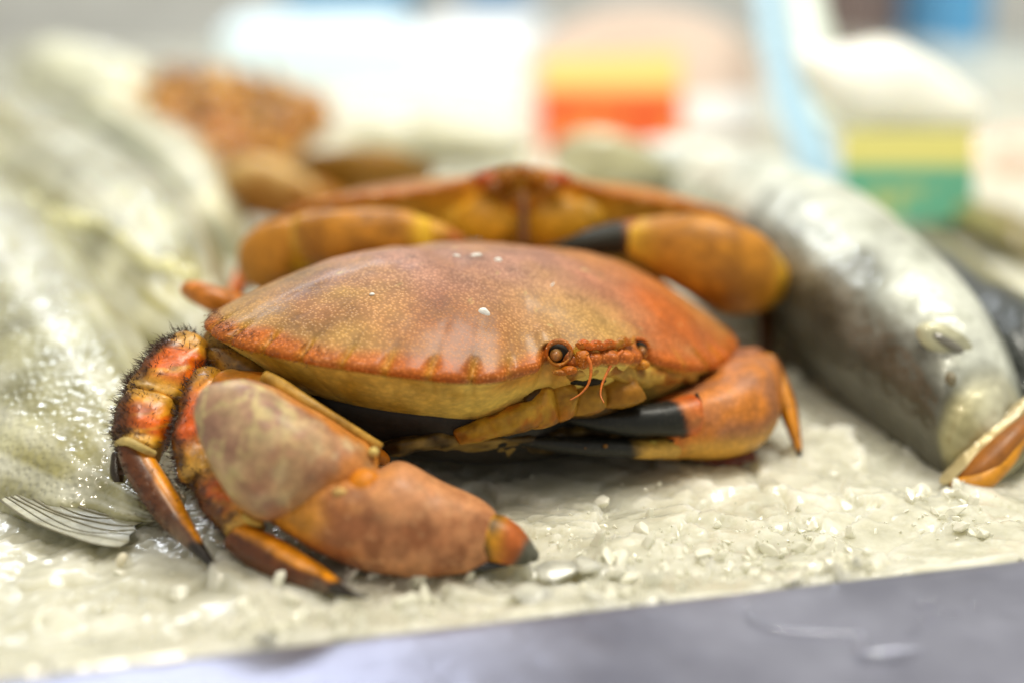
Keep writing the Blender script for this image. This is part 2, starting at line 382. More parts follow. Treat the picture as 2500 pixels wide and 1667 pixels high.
# ------------------------------------------------------------------ the crab carapace builder
CP = np.array([(0, 4.75), (1.0, 4.6), (2.0, 4.4), (3.4, 4.35), (5.2, 3.6), (6.8, 2.3), (7.8, .7), (8, -.4), (7.6, -1.7), (6.2, -3.2), (4.2, -4.5), (2.5, -5.1), (0, -5.3)])
LS = 1.04
def outline(n):
    Pm = np.vstack([[-CP[1][0], CP[1][1]], CP, [-CP[-2][0], CP[-2][1]]]); out = []
    for i in range(1, len(Pm) - 2):
        t = np.linspace(0, 1, 40, endpoint=False)[:, None]; a, b, c, d = Pm[i - 1], Pm[i], Pm[i + 1], Pm[i + 2]
        out.append(.5 * (2 * b + (c - a) * t + (2 * a - 5 * b + 4 * c - d) * t * t + (3 * b - a - 3 * c + d) * t ** 3))
    h = np.vstack(out + [CP[-1:]]); full = np.vstack([h, (h * [-1, 1])[::-1][1:]])
    s = np.r_[0, np.cumsum(np.linalg.norm(np.diff(full, axis=0), axis=1))]
    q = np.linspace(0, s[-1], n, endpoint=False)
    return np.c_[np.interp(q, s, full[:, 0]), np.interp(q, s, full[:, 1])], q / s[-1]
def pose(p, pr):
    yaw, pit, rol, sc, tx, ty, tz = pr
    q = np.asarray(p, float) * [-1, -1, 1] * sc
    cp_, sp = math.cos(pit), math.sin(pit); cr, sr = math.cos(rol), math.sin(rol); cy, sy = math.cos(yaw), math.sin(yaw)
    Rx = np.array([[1, 0, 0], [0, cp_, -sp], [0, sp, cp_]]); Ry = np.array([[cr, 0, sr], [0, 1, 0], [-sr, 0, cr]]); Rz = np.array([[cy, -sy, 0], [sy, cy, 0], [0, 0, 1]])
    return q @ (Rz @ Rx @ Ry).T + [tx, ty, tz]
CEN = np.array([0, -.3])
def carapace(H, pw, arch, seed, n=520):
    o, q = outline(n); o = CEN + (o - CEN) * [1, LS]
    x, y = o[:, 0], o[:, 1]; ax = np.abs(x)
    # lobes of the pie-crust margin between eye and side corner, teeth on the brow, eye notches
    ph = np.where(q < .5, q, 1 - q)                      # 0 front centre .. .5 back centre
    inlobe = ss(.062, .075, ph) * (1 - ss(.285, .31, ph))
    k = (ph - .068) / (.30 - .068) * 9.5; fr = k - np.floor(k)
    notch = np.exp(-(np.minimum(fr, 1 - fr) / .10) ** 2) * inlobe
    lobe = (np.abs(np.sin(math.pi * fr)) ** .6 - .6) * inlobe
    back = ss(.30, .34, ph)
    teeth = (np.cos(ax / .5 * 2 * math.pi * .95) * .5 + .5) * (1 - ss(.9, 1.1, ax)) * (y > 0)
    eye = np.exp(-((ax - 1.55) / .30) ** 4) * (y > 0)
    nrm = o - CEN; nrm /= np.linalg.norm(nrm, axis=1, keepdims=True)
    om = o + nrm * ((.10 * lobe - .13 * notch) * (.35 + .9 * np.abs(np.sin(np.floor(k) * 2.7 + np.sign(x))))  + .18 * teeth - .42 * eye)[:, None]
    zm = arch * np.exp(-(ax / 2.5) ** 2) * (y > 0) + .03 * lobe + .10 * eye
    zm = zm - .10 * np.exp(-((ax - 3.6) / 1.4) ** 2) * (y > 0)
    S_ = np.r_[np.linspace(0.015, .80, 46), np.linspace(.80, 1, 34)[1:]]
    rings, cols, ssv = [], [], []
    for s in S_:
        e = ss(.92, 1, s)
        base = o * (1 - e) + om * e
        Pxy = CEN + (base - CEN) * s
        z = H * (1 - s ** pw) + zm * s ** 5
        X, Y = Pxy[:, 0], Pxy[:, 1]; aX = np.abs(X)
        # regions of the back: gastric, branchial swellings and the grooves between
        z = z + .16 * np.exp(-((aX - 4.2) / 2.0) ** 2 - ((Y - .3) / 1.8) ** 2) + .13 * np.exp(-(X / 1.9) ** 2 - ((Y - 1.2) / 1.4) ** 2)
        z = z - .12 * np.exp(-((aX - 2.1 - .25 * Y) / .45) ** 2) * np.exp(-((Y + .3) / 2.4) ** 2) * (1 - s ** 6)
        z = z - .10 * np.exp(-((np.hypot(aX - 1.55, (Y - 3.5))) / .7) ** 2) + .14 * np.exp(-(np.hypot(aX - 1.5, Y - 3.95) / .38) ** 2)
        z = z - .04 * notch * ss(.94, .99, s)
        z = z + (.05 * fbm(np.c_[X * .7, Y * .7, np.full(n, seed)], seed, 3) + .018 * fbm(np.c_[X * 2.3, Y * 2.3, np.full(n, seed)], seed + 9, 2)) * (1 - s ** 8)
        rings.append(np.c_[Pxy, z]); ssv.append(np.full(n, s))
    ntop = len(rings)
    under = [(1.010, -.08, 0), (1.009, -.19, .05), (.988, -.29, .2), (.955, -.42, .6), (.92, -.66, 1), (.87, -.95, 1), (.80, -1.3, 1), (.71, -1.65, 1), (.60, -2.0, 1), (.48, -2.35, 1), (.30, -2.6, 1), (.05, -2.7, 1)]
    for (k_, dz, sm) in under:
        base = om * (1 - .8 * sm) + o * .8 * sm
        Pxy = CEN + (base - CEN) * k_
        rings.append(np.c_[Pxy, zm * (1 - .6 * sm) + dz]); ssv.append(np.full(n, 1 + (1 - k_) + .02 * (dz < -.2)))
    Rg = np.array(rings); sv = np.array(ssv)
    V, F = rings_mesh(Rg)
    return V, F, np.r_[sv.ravel(), 0, 2], np.r_[np.tile(notch, len(rings)), 0, 0], np.r_[np.tile(lobe, len(rings)), 0, 0]
def shell_cols(V, s, notch, seed, warm=0.0, blobs=()):
    X, Y = V[:, 0], V[:, 1]; n3 = np.c_[X, Y, V[:, 2]]
    tan, mauve, orange, grey, yel = S(204, 154, 100), S(168, 104, 80), S(206, 112, 52), S(172, 134, 122), S(206, 162, 92)
    f1 = fbm(n3 * .45, seed, 4); f2 = fbm(n3 * .9 + 5, seed + 3, 4); f3 = fbm(n3 * .3 + 11, seed + 7, 3)
    c = mix(tan, mauve, ss(-.12, .28, f1 + .25 * f2 - .05 - .1 * ss(3.5, 7, X)))
    c = mix(c, yel, .55 * ss(.05, .4, f3) * ss(.3, .8, s))
    c = mix(c, orange, (ss(.8, -3.5, X) * (.62 + .5 * f2)).clip(0, 1) * (1 - warm) + warm * .8)
    c = mix(c, grey, (ss(-.2, -3.2, Y) * .55 * ss(5.5, 2.0, X) * ss(-5, -2, X)).clip(0, 1) * (1 - warm))  # grey-mauve back, with its overhead sheen mixed into the colour
    for (p_, r_, col_, a_) in blobs:
        c = mix(c, col_, np.clip(a_ * np.exp(-((X - p_[0]) ** 2 + (Y - p_[1]) ** 2) / r_ ** 2) * (1 + 1.1 * f2 + .5 * f1), 0, 1))
    # orange margin, with yellow in the notches between the lobes
    mrg = ss(.925, .985, s + .035 * f2) * ss(-2.2, -.8, Y)
    c = mix(c, S(212, 98, 16), mrg * .85)
    c = mix(c, S(215, 165, 50), np.clip(notch * ss(.90, .97, s), 0, 1) * .5)
    c = mix(c, S(96, 60, 50), np.clip(notch * ss(.84, .9, s) * (1 - ss(.93, .96, s)), 0, 1) * .3)
    for (x, y, r, a) in [(5.6, -1.0, .5, .75), (5.0, -1.5, .35, .7), (1.6, .9, .45, .5), (3.2, .4, .2, .5), (1.0, 1.8, .35, .4), (0, -1.5, .35, .35), (4.4, -.7, .15, .8), (2.6, -1.2, .3, .3)]:
        c = mix(c, S(82, 74, 76), a * np.exp(-(((X - x) / r) ** 2 + ((Y - y) / r / .7) ** 2)) * (.6 + .8 * vn(n3 * 4, 3)).clip(0, 1))
    g = vn(n3 * 5.3, 77) ; c = mix(c, S(220, 196, 140), .7 * ss(.80, .92, g) * (s < .85))
    und = ss(1.012, 1.03, s)
    cream = mix(S(236, 206, 112), S(204, 164, 66), ss(-.1, .5, f2)) * (1 - .12 * ss(.1, .4, fbm(n3 * [2.5, 9, 9], 4, 3))[:, None])
    rust = ((1 - ss(.8, 1.6, np.abs(np.abs(X) - 1.9))) * (Y > 3)) * (1 - ss(1.05, 1.13, s))
    cream = mix(cream, S(198, 110, 30), rust * .7)
    return mix(c, cream, und)
POSE1 = (.615, 0, .143, 1.035, -.47, 38.7, 3.5)
POSE2 = (.05, -.41, .03, 1.046, .14, 50.65, 4.0)

# ------------------------------------------------------------------ limb helpers
def seg_cols(U, A, V, main, end0, end1, tipcol=None, e=.16, seed=0, blot=None, blotamt=.6, freq=.9):
    f = fbm(V * freq, seed, 4)
    c = mix(np.broadcast_to(main, V.shape), np.broadcast_to(blot if blot is not None else main * .6, V.shape), blotamt * ss(-.1, .35, f))
    c = mix(c, end0, 1 - ss(0, e, U + .06 * f)); c = mix(c, end1, ss(1 - e, 1, U + .06 * f))
    return c
def bristles(name, V, N, U, A, parent, dens, length=.22, rad=.016, want=None, seed=0, droop=None, mat=None):
    r = np.random.default_rng(seed); pr = np.ones(len(V)) if want is None else want(U, A, V)
    k = np.where(r.random(len(V)) < 1)[0]; wts = pr[k] / pr[k].sum()
    idx = r.choice(k, size=dens, p=wts); vv, ff = [], []
    for q, i in enumerate(idx):
        n = N[i] + r.normal(0, .35, 3) + (droop if droop is not None else 0); n /= np.linalg.norm(n)
        p = V[i] + r.normal(0, .05, 3); ln = length * r.uniform(.4, 1.25); rd = rad * r.uniform(.7, 1.3)
        x = np.cross(n, [.3, .5, .8]); x /= np.linalg.norm(x); y = np.cross(n, x)
        bend = r.normal(0, .25, 3); p = p - n * .04
        b = [p + rd * (x * math.cos(a) + y * math.sin(a)) for a in (0, 2.094, 4.189)]
        m_ = p + n * ln * .55; mm = [m_ + .55 * rd * (x * math.cos(a) + y * math.sin(a)) for a in (0, 2.094, 4.189)]
        t = p + (n + bend * .5) * ln; o = len(vv); vv += b + mm + [t]
        for j in range(3):
            j2 = (j + 1) % 3; ff.append((o + j, o + j2, o + 3 + j2, o + 3 + j)); ff.append((o + 3 + j, o + 3 + j2, o + 6))
    h = mk(name, vv, ff, mat or M_HAIR, parent, fix=False); tag(h, kind='stuff'); return h
def part(name, secs, mat, parent, colf, **kw):
    V, F, U, A, N = pxloft(secs, **kw); c = colf(U, A, V) if callable(colf) else np.broadcast_to(colf, V.shape)
    o = mk(name, V, F, mat, parent, cols=c); return o, (V, F, U, A, N)

# ================================================================== CRAB IN FOCUS
crab = thing('crab', (-.5, 38.5, 0), 'large brown crab in sharp focus with white flecks on its back', 'crab', 'brown crabs on the ice')
V, F, s, notch, lobe = carapace(2.12, 2.35, .46, 1)

def two_mats(o, sv, m2):
    o.data.materials.append(m2); n_ = len(o.data.polygons); st = np.zeros(len(o.data.loops), int); o.data.loops.foreach_get('vertex_index', st)
    ls = np.zeros(n_, int); o.data.polygons.foreach_get('loop_start', ls); o.data.polygons.foreach_set('material_index', (sv[st[ls]] > 1.012).astype(np.int32))
def on_shell(x, y):                                      # point on the back above local x, y
    i = np.argmin((V[:, 0] - x) ** 2 + (V[:, 1] - y) ** 2 + (s > 1) * 99); return pose(V[i:i + 1], POSE1)[0]
PV = pose(V, POSE1); PQ = PV - CAM; PD = PQ @ FWD
PIX = np.c_[1250 + FPX * (PQ @ RGT) / PD, 833.5 - FPX * (PQ @ UPV) / PD]
def shell_at_px(px, py):
    e = (PIX[:, 0] - px) ** 2 + (PIX[:, 1] - py) ** 2 + (s > 1) * 1e6; c = np.where(e < e.min() + 60)[0]; return PV[c[np.argmin(PD[c])]]
def loc_px(px, py):
    e = (PIX[:, 0] - px) ** 2 + (PIX[:, 1] - py) ** 2 + (s > 1) * 1e6; c = np.where(e < e.min() + 60)[0]; return V[c[np.argmin(PD[c])]]
TAN_, MAU_, DRK_, ORN_, YEL_, PNK_ = S(208, 158, 100), S(150, 76, 60), S(100, 82, 82), S(212, 100, 34), S(212, 168, 92), S(192, 142, 130)
BL = [(loc_px(x, y), r_, c_, a_) for (x, y, r_, c_, a_) in [(590, 768, 1.5, TAN_, .9), (690, 815, 1.2, YEL_, .7), (915, 700, 1.0, TAN_, .7), (777, 672, .8, DRK_, .75), (800, 745, 1.4, MAU_, .7), (1085, 775, 1.5, S(156, 78, 52), .95), (1160, 830, .9, MAU_, .8), (1000, 840, 1.1, S(196, 118, 66), .7),
      (1300, 700, 1.1, TAN_, .6), (1390, 745, 1.0, YEL_, .75), (1490, 690, 1.6, PNK_, .9), (1300, 630, 2.0, PNK_, .9), (950, 622, 2.2, PNK_, .9), (1120, 605, 1.6, PNK_, .8), (1640, 780, 2.2, ORN_, .62), (1600, 730, 1.5, ORN_, .5), (1720, 850, 1.3, ORN_, .8), (1250, 870, .9, S(200, 120, 66), .7), (1480, 780, .9, YEL_, .6), (850, 830, .9, YEL_, .55)]]  # PNK_ blobs: mauve of the back with its pinkish sheen painted in
body = mk('carapace', pose(V, POSE1), F, M_SHELL, crab, cols=shell_cols(V, s, notch, 2, blobs=BL))
two_mats(body, s, M_SOFT)
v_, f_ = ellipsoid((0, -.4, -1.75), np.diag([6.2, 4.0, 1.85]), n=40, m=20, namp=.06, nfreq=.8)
mk('thorax', pose(v_, POSE1), f_, M_SOFT, crab, cols=mix(np.broadcast_to(S(44, 40, 46), v_.shape), S(30, 28, 34), ss(-.1, .3, fbm(v_, 4, 3))))  # near-black colour paints in the deep shade under the shell
for (px, py, a, b, ang) in [(1190, 763, .17, .115, -.5), (1167, 619, .17, .07, .1), (1220, 631, .11, .09, .2), (1112, 619, .12, .05, -.2), (905, 712, .07, .045, 0), (1350, 690, .10, .03, .9)]:
    p = shell_at_px(px, py); ex = RGT * math.cos(ang) + UPV * math.sin(ang); ey = np.cross(ex, FWD)
    v_, f_ = ellipsoid(p, np.array([ex * a, ey * b, -FWD * .06]), namp=.25, nfreq=6, seed=int(px), n=14, m=9)
    mk('shell_fleck', v_, f_, M_FLECK, body)

mm = np.where((s > .965) & (s < 1.03) & (V[:, 0] > 5.6) & (V[:, 1] < 2.6) & (V[:, 1] > -2.2))[0]
nv = PV[mm] - pose(np.array([[0, -.3, 0.]]), POSE1); nv /= np.linalg.norm(nv, axis=1, keepdims=True)
bristles('bristles', PV[mm], nv, np.zeros(len(mm)), np.zeros(len(mm)), body, 700, .12, .009, None, 21, droop=np.array([0, -.2, -.4]), mat=plain('rust_bristle', (.14, .045, .012), .5, namt=.4, bump=0))
# --- eyes, brow, face (positions in the picture, depth a few mm behind the brow)
DE = 35.55
def disc_ring(cx, cy, r0, rt, d, a0, a1, tilt=0, n=26, taper=True, lump=.0, seed=0):
    P_, r_ = [], []
    for k in range(n):
        t = k / (n - 1); a = R(a0 + (a1 - a0) * t)
        P_.append(at(cx + r0[0] * math.cos(a), cy - r0[1] * math.sin(a), d + tilt * math.cos(a)))
        r_.append(rt * ((.45 + .55 * math.sin(math.pi * t) ** .6) if taper else 1) * (1 + lump * math.sin(k * 2.1 + seed)))
    return tube(P_, r_, ns=12, sub=3)
ORG_R = S(206, 84, 24); YELO = S(214, 160, 60)
def eye_set(cx, cy, sc, d, side):
    v_, f_ = ellipsoid(at(cx, cy, d + .22), np.array([RGT * .30 * sc, UPV * .27 * sc, FWD * .16]), n=22, m=12)
    sock = mk('eye_socket', v_, f_, M_DARK, body)
    v_, f_ = tube([at(cx - 4 * side, cy + 4, d + .3), at(cx - 6 * side, cy + 4, d + .1), at(cx - 7 * side, cy + 5, d - .04)], [.16 * sc, .185 * sc, .15 * sc], ns=16)
    mk('eyestalk', v_, f_, M_SOFT, body, cols=np.broadcast_to(S(150, 105, 55), v_.shape))
    v_, f_ = ellipsoid(at(cx - 8 * side, cy + 6, d - .05), np.array([RGT * .135 * sc, UPV * .145 * sc, FWD * .12]), n=20, m=12)
    mk('eye', v_, f_, M_EYE, body)
    v_, f_ = disc_ring(cx, cy, (34 * sc, 33 * sc), .075 * sc, d + .02, 200 if side > 0 else 190, -35 if side > 0 else -20, lump=.05)
    mk('orbit_brow', v_, f_, M_GRAN, body, cols=mix(np.broadcast_to(S(206, 96, 26), v_.shape), S(186, 116, 70), ss(0, .6, fbm(v_ * 3, 2, 2))))
    v_, f_ = disc_ring(cx, cy, (31 * sc, 32 * sc), .055 * sc, d - .02, 195, 330, lump=.05, seed=1)
    mk('orbit_rim', v_, f_, M_GRAN, body, cols=np.broadcast_to(S(210, 120, 46), v_.shape))
eye_set(1364, 862, .88, DE + .06, 1)
eye_set(1560, 852, .74, DE + 1.8, -1)
bp = [(1408, 846, .0), (1424, 841, .05), (1440, 846, .15), (1455, 842, .25), (1470, 846, .4), (1485, 840, .55), (1502, 842, .75), (1518, 834, .9), (1534, 836, 1.1), (1548, 826, 1.3)]
v_, f_ = tube([at(x, y, DE + .06 + q) for x, y, q in bp], [.08, .13, .10, .14, .10, .14, .10, .14, .10, .06], ns=16, sub=8)
v_ = v_ + .05 * np.stack([fbm(v_ * 3.5, 5 + q, 3) for q in range(3)], 1)
mk('brow_ridge', v_, f_, M_GRAN, body, cols=mix(np.broadcast_to(S(204, 92, 22), v_.shape), S(196, 124, 50), ss(-.1, .4, fbm(v_ * 3, 2, 3))))
for (cx, cy, rx, ry, d, c) in [(1421, 876, 20, 25, DE - .02, S(206, 106, 28)), (1412, 858, 15, 16, DE + .06, YELO), (1390, 903, 20, 11, DE - .08, S(206, 104, 26)), (1372, 908, 24, 9, DE - .05, S(190, 104, 44)),
                               (1448, 856, 16, 8, DE + .35, S(186, 116, 40)), (1490, 855, 20, 8, DE + .75, S(196, 140, 60)),
                               (1533, 878, 19, 16, DE + 1.35, YELO), (1566, 890, 20, 13, DE + 1.5, S(214, 126, 40)), (1508, 868, 12, 13, DE + 1.0, S(186, 130, 60))]:
    k = d / FPX; v_, f_ = ellipsoid(at(cx, cy, d + .12), np.array([RGT * rx * k, UPV * ry * k, FWD * .2]), namp=.22, nfreq=5, seed=int(cx), n=18, m=12)
    mk('face_tubercle', v_, f_, M_GRAN, body, cols=mix(np.broadcast_to(c, v_.shape), S(228, 168, 90), .5 * ss(0, .5, fbm(v_ * 4, 8, 2))))
for (cx, cy, r_, d) in [(1451, 862, 11, DE + .45), (1477, 872, 12, DE + .65)]:
    k = d / FPX; v_, f_ = ellipsoid(at(cx, cy, d), np.array([RGT * r_ * k, UPV * r_ * k, FWD * .12]), n=14, m=10)
    mk('antennule', v_, f_, M_SOFT, body, cols=np.broadcast_to(S(165, 78, 42), v_.shape))
def antenna(pts, d0, d1):
    P_ = [at(x, y, d0 + (d1 - d0) * i / (len(pts) - 1)) for i, (x, y) in enumerate(pts)]
    v_, f_ = tube(P_, np.linspace(.052, .012, len(P_)), ns=8, sub=6); return mk('antenna', v_, f_, M_ANT, body)
antenna([(1434, 872), (1441, 886), (1443, 905), (1440, 925), (1433, 943), (1418, 960), (1403, 970), (1391, 976)], DE - .1, DE - .35)
antenna([(1521, 856), (1503, 872), (1488, 898), (1477, 920), (1469, 940), (1466, 960), (1469, 972), (1475, 983)], DE + .7, DE + .1)
# epistome and mouthparts
face = []
o, _ = part('mouth_plate', [(1385, 903, 1410, 922, DE + .55, .5), (1430, 876, 1440, 922, DE + .85, .6), (1480, 872, 1480, 920, DE + 1.15, .6), (1530, 885, 1520, 940, DE + 1.6, .6), (1590, 890, 1585, 945, DE + 2.3, .6), (1680, 890, 1680, 930, DE + 3.8, .5)], M_SOFT, body,
            lambda U, A, V: mix(np.broadcast_to(S(190, 150, 70), V.shape), S(150, 86, 30), ss(-.1, .4, fbm(V * 2.6, 5, 3))), ns=28, sub=9, cap=(.2, .2), namp=.13, nfreq=2.6)
v_, f_ = ellipsoid(at(1432, 930, DE + .95), np.array([RGT * .55 + FWD * .2, UPV * .12, FWD * .2]), namp=.3, nfreq=3); mk('mouth_opening', v_, f_, M_DARK, body)
mxc = lambda U, A, V: mix(mix(np.broadcast_to(S(190, 148, 60), V.shape), S(170, 92, 28), ss(-.15, .3, fbm(V * 2.2, 31, 4))), S(104, 66, 26), .8 * ss(.05, .4, fbm(V * 3.1, 36, 3)))
mx = dict(ns=36, sub=9, cap=(.1, .12), namp=.10, nfreq=2.4, pw=2.4)
mxb = lambda k: (lambda U, A, V: mix(mxc(U, A, V), np.broadcast_to(S(150, 96, 34), V.shape), k * np.ones(len(V))))
part('mouth_side_plate', [(1110, 1044, 1130, 1086, DE + 0.88, .6), (1190, 1014, 1212, 1068, DE + .8, .8), (1250, 986, 1272, 1058, DE + .7, .9), (1310, 960, 1330, 1040, DE + .75, .8)], M_SOFT, body, mxb(.2), **mx)
for sec, k in (([(1284, 962, 1352, 936, DE + 0.98, .5), (1282, 1000, 1362, 978, DE + 0.78, .8), (1292, 1044, 1368, 1024, DE + 0.78, .7)], .25), ([(1340, 938, 1408, 926, DE + 1.08, .5), (1345, 976, 1414, 966, DE + 0.93, .8), (1352, 1024, 1404, 1010, DE + 0.93, .6)], .5),
            ([(1390, 936, 1474, 926, DE + 1.28, .5), (1388, 970, 1482, 962, DE + 1.18, .8), (1390, 1010, 1480, 992, DE + 1.18, .6)], .75), ([(1450, 932, 1556, 930, DE + 1.58, .5), (1456, 960, 1566, 952, DE + 1.58, .7), (1466, 994, 1572, 972, DE + 1.58, .6)], .85)):
    part('maxilliped', sec, M_SOFT, body, mxb(k), **mx)
v_, f_ = ellipsoid(at(1425, 970, DE + 1.5), np.array([RGT * 1.6 + FWD * .9, UPV * .55, FWD * .45])); mk('mouth_cavity', v_, f_, M_SOFT, body, cols=np.broadcast_to(S(70, 44, 20), v_.shape))
part('sternum', [(940, 1075, 960, 1110, 36.6, 1.2), (1060, 1050, 1070, 1100, 36.8, 1.6), (1200, 1055, 1210, 1095, 37.4, 1.8), (1350, 1030, 1350, 1090, 38.2, 1.6), (1500, 1010, 1500, 1080, 39, 1.2)], M_SOFT, body,
     lambda U, A, V: mix(np.broadcast_to(S(150, 122, 66), V.shape), S(60, 44, 24), ss(-.2, .2, fbm(V * 1.6, 41, 3))), cap=(.4, .4), namp=.55, nfreq=1.1, ns=36, sub=10)

# --- claw on the near side of the picture (pale marbled wrist)
ORA, BRN, ROSE, CREAM, AMB = S(206, 108, 34), S(158, 92, 60), S(176, 112, 84), S(196, 176, 122), S(214, 140, 40)
def palm_c(U, A, V):
    f = fbm(V * 1.5, 51, 4); cells = np.abs(vn(V * 3.4, 52)) + np.abs(vn(V * 6.1, 53)) * .5
    c = mix(np.broadcast_to(S(208, 144, 104), V.shape), S(158, 92, 66), ss(-.25, .3, f - .25 * np.cos(A)))
    c = mix(c, S(218, 164, 124), .6 * (1 - ss(.04, .2, cells)))
    c = mix(c, S(206, 128, 40), ss(.12, -.05, U) * .0 + (1 - ss(.10, .42, U + .2 * f)) * .9)
    return mix(c, S(214, 152, 56), ss(.93, 1.0, U) * .7)
claw, cd = part('claw', [(648, 1262, 760, 1180, 33.75, 1.7), (700, 1300, 840, 1172, 33.45, 2.3), (790, 1350, 915, 1148, 33.25, 2.7), (895, 1390, 985, 1128, 33.25, 3.0), (1000, 1405, 1070, 1172, 33.25, 2.8), (1090, 1401, 1140, 1202, 33.35, 2.4), (1150, 1392, 1190, 1229, 33.45, 1.9), (1172, 1385, 1203, 1243, 33.50, 1.6)], M_CLAW, crab, palm_c, ns=110, sub=16, pw=2.35, cap=(.3, .18), namp=.05, nfreq=.9, seed=4)
def carp_c(U, A, V):
    f = fbm(V * 1.25, 61, 5); f2 = fbm(V * 2.9, 62, 4)
    c = mix(np.broadcast_to(S(204, 174, 140), V.shape), S(164, 124, 110), ss(-.3, .3, f + .35 * f2 + .1 * np.cos(A)))
    c = mix(c, S(204, 188, 140), .75 * (1 - ss(.03, .16, np.abs(fbm(V * 2.2 + 3, 66, 2)))) * ss(.75, .3, U))
    c = mix(c, S(184, 112, 80), .6 * ss(.2, .8, U) * ss(-.2, .3, f2 + .2))
    c = mix(c, S(206, 122, 48), ss(.66, .95, U + .12 * f))
    c = mix(c, S(212, 120, 48), .8 * ss(.90, 1.0, np.cos(A) + .05 * f2) * ss(.1, .3, U)); c = mix(c, S(206, 116, 48), .8 * ss(.72, 1.0, -np.cos(A) + .1 * f2) * ss(.35, .6, U))
    return c
part('wrist', [(536, 1060, 566, 935, 34.15, 2.4), (540, 1120, 640, 935, 33.95, 3.1), (562, 1180, 730, 980, 33.75, 3.6), (605, 1236, 800, 1022, 33.65, 3.7), (668, 1258, 856, 1060, 33.70, 3.4), (750, 1234, 895, 1085, 33.75, 2.8), (808, 1205, 908, 1100, 33.85, 2.2)], M_CLAW, claw, carp_c, ns=110, sub=16, pw=2.6, cap=(.25, .15), namp=.06, nfreq=.8, seed=5)
v_, f_ = ellipsoid(at(828, 1201, 32.1), np.array([RGT * .17, UPV * .11, FWD * .12]), namp=.3, nfreq=5); mk('joint_knob', v_, f_, M_SOFT, claw, cols=np.broadcast_to(S(210, 170, 110), v_.shape))
v_, f_ = ellipsoid(at(912, 1103, 33.0), np.array([RGT * .13, UPV * .13, FWD * .14]), namp=.15, nfreq=4); mk('joint_knob', v_, f_, M_SOFT, claw, cols=np.broadcast_to(S(214, 190, 120), v_.shape))
v_, f_ = ellipsoid(at(888, 1196, 32.5), np.array([RGT * .42 + UPV * .10, UPV * .50 - RGT * .06, FWD * .40]), namp=.12, nfreq=1.5); mk('palm_lobe', v_, f_, M_CLAW, claw, cols=mix(np.broadcast_to(S(216, 122, 34), v_.shape), S(214, 150, 60), ss(0, .5, fbm(v_, 3, 2))))
v_, f_ = tube([at(856, 1164, 32.75), at(870, 1150, 32.9), at(895, 1125, 33.1), at(912, 1108, 33.2)], [.11, .12, .11, .09]); mk('joint_membrane', v_, f_, M_SOFT, claw, cols=np.broadcast_to(S(110, 84, 40), v_.shape))
def finger_c(U, A, V):
    f = fbm(V * 2, 71, 3)
    c = mix(np.broadcast_to(S(214, 140, 44), V.shape), S(186, 92, 54), ss(.08, .4, U + .1 * f))
    c = mix(c, S(60, 46, 26), .85 * np.exp(-((U - .10) / .12) ** 2) * ss(-.1, .25, vn(V * 3.2, 7)) )
    return mix(c, S(98, 98, 92), ss(.50, .66, U + .05 * f - .12 * np.cos(A)))
part('movable_finger', [(1180, 1366, 1204, 1250, 33.15, 1.35), (1212, 1374, 1236, 1262, 33.1, 1.25), (1250, 1379, 1268, 1285, 33.1, 1.05), (1282, 1378, 1296, 1318, 33.1, .8), (1298, 1370, 1308, 1340, 33.1, .45)], M_CLAW, claw, finger_c, ns=28, cap=(.1, .12), pw=2.2, namp=.03, nfreq=2)
part('fixed_finger', [(1110, 1402, 1118, 1378, 33.2, .8), (1150, 1398, 1160, 1366, 33.1, .8), (1195, 1391, 1200, 1362, 33.0, .65), (1236, 1383, 1236, 1366, 33.0, .35)], M_BLACK, claw, S(40, 40, 44), cap=(.1, .08))
# upper arm behind the wrist
part('upper_arm', [(560, 985, 600, 905, 36.0, 1.9), (640, 1040, 668, 912, 35.6, 2.0), (740, 1090, 770, 985, 35.3, 2.0), (850, 1118, 868, 1050, 35.4, 1.6), (900, 1125, 915, 1085, 35.7, 1.0)], M_SOFT, claw,
     lambda U, A, V: mix(np.broadcast_to(S(176, 142, 74), V.shape), S(198, 110, 36), ss(-.1, .3, fbm(V * 1.1, 81, 3) + .4 * U - .2)), cap=(.4, .5), namp=.06)
v_, f_ = tube([at(645, 918, 34.35), at(690, 945, 34.2), at(760, 990, 34.0), at(850, 1045, 34.05), at(930, 1092, 34.2)], [.16, .19, .17, .15, .12], ns=12); mk('arm_flange', v_, f_, M_SOFT, claw, cols=mix(np.broadcast_to(S(190, 146, 66), v_.shape), S(150, 100, 40), ss(0, .4, fbm(v_ * 3, 1, 2))))

# --- claw on the far side (black fingers under the face)
def palm2_c(U, A, V):
    f = fbm(V * 1.0, 91, 4); c = mix(np.broadcast_to(S(208, 118, 60), V.shape), S(176, 108, 82), ss(-.15, .3, f))
    lower = ss(-.2, .8, np.cos(A))
    c = mix(c, S(212, 160, 66), ss(.35, .9, lower) * .85)
    return mix(c, S(204, 96, 36), ss(.8, 1, U) * .7)
claw2, _ = part('claw', [(1852, 985, 1838, 868, 41.0, 1.6), (1822, 1080, 1800, 872, 40.2, 2.5), (1770, 1115, 1760, 905, 39.6, 2.8), (1720, 1119, 1705, 938, 39.2, 2.5), (1660, 1119, 1655, 960, 38.9, 2.1), (1615, 1118, 1622, 975, 38.75, 1.8)], M_CLAW, crab, lambda U, A, V: palm2_c(U, A + math.pi, V), ns=36, sub=7, cap=(.5, .2), namp=.07, nfreq=.8, seed=7)
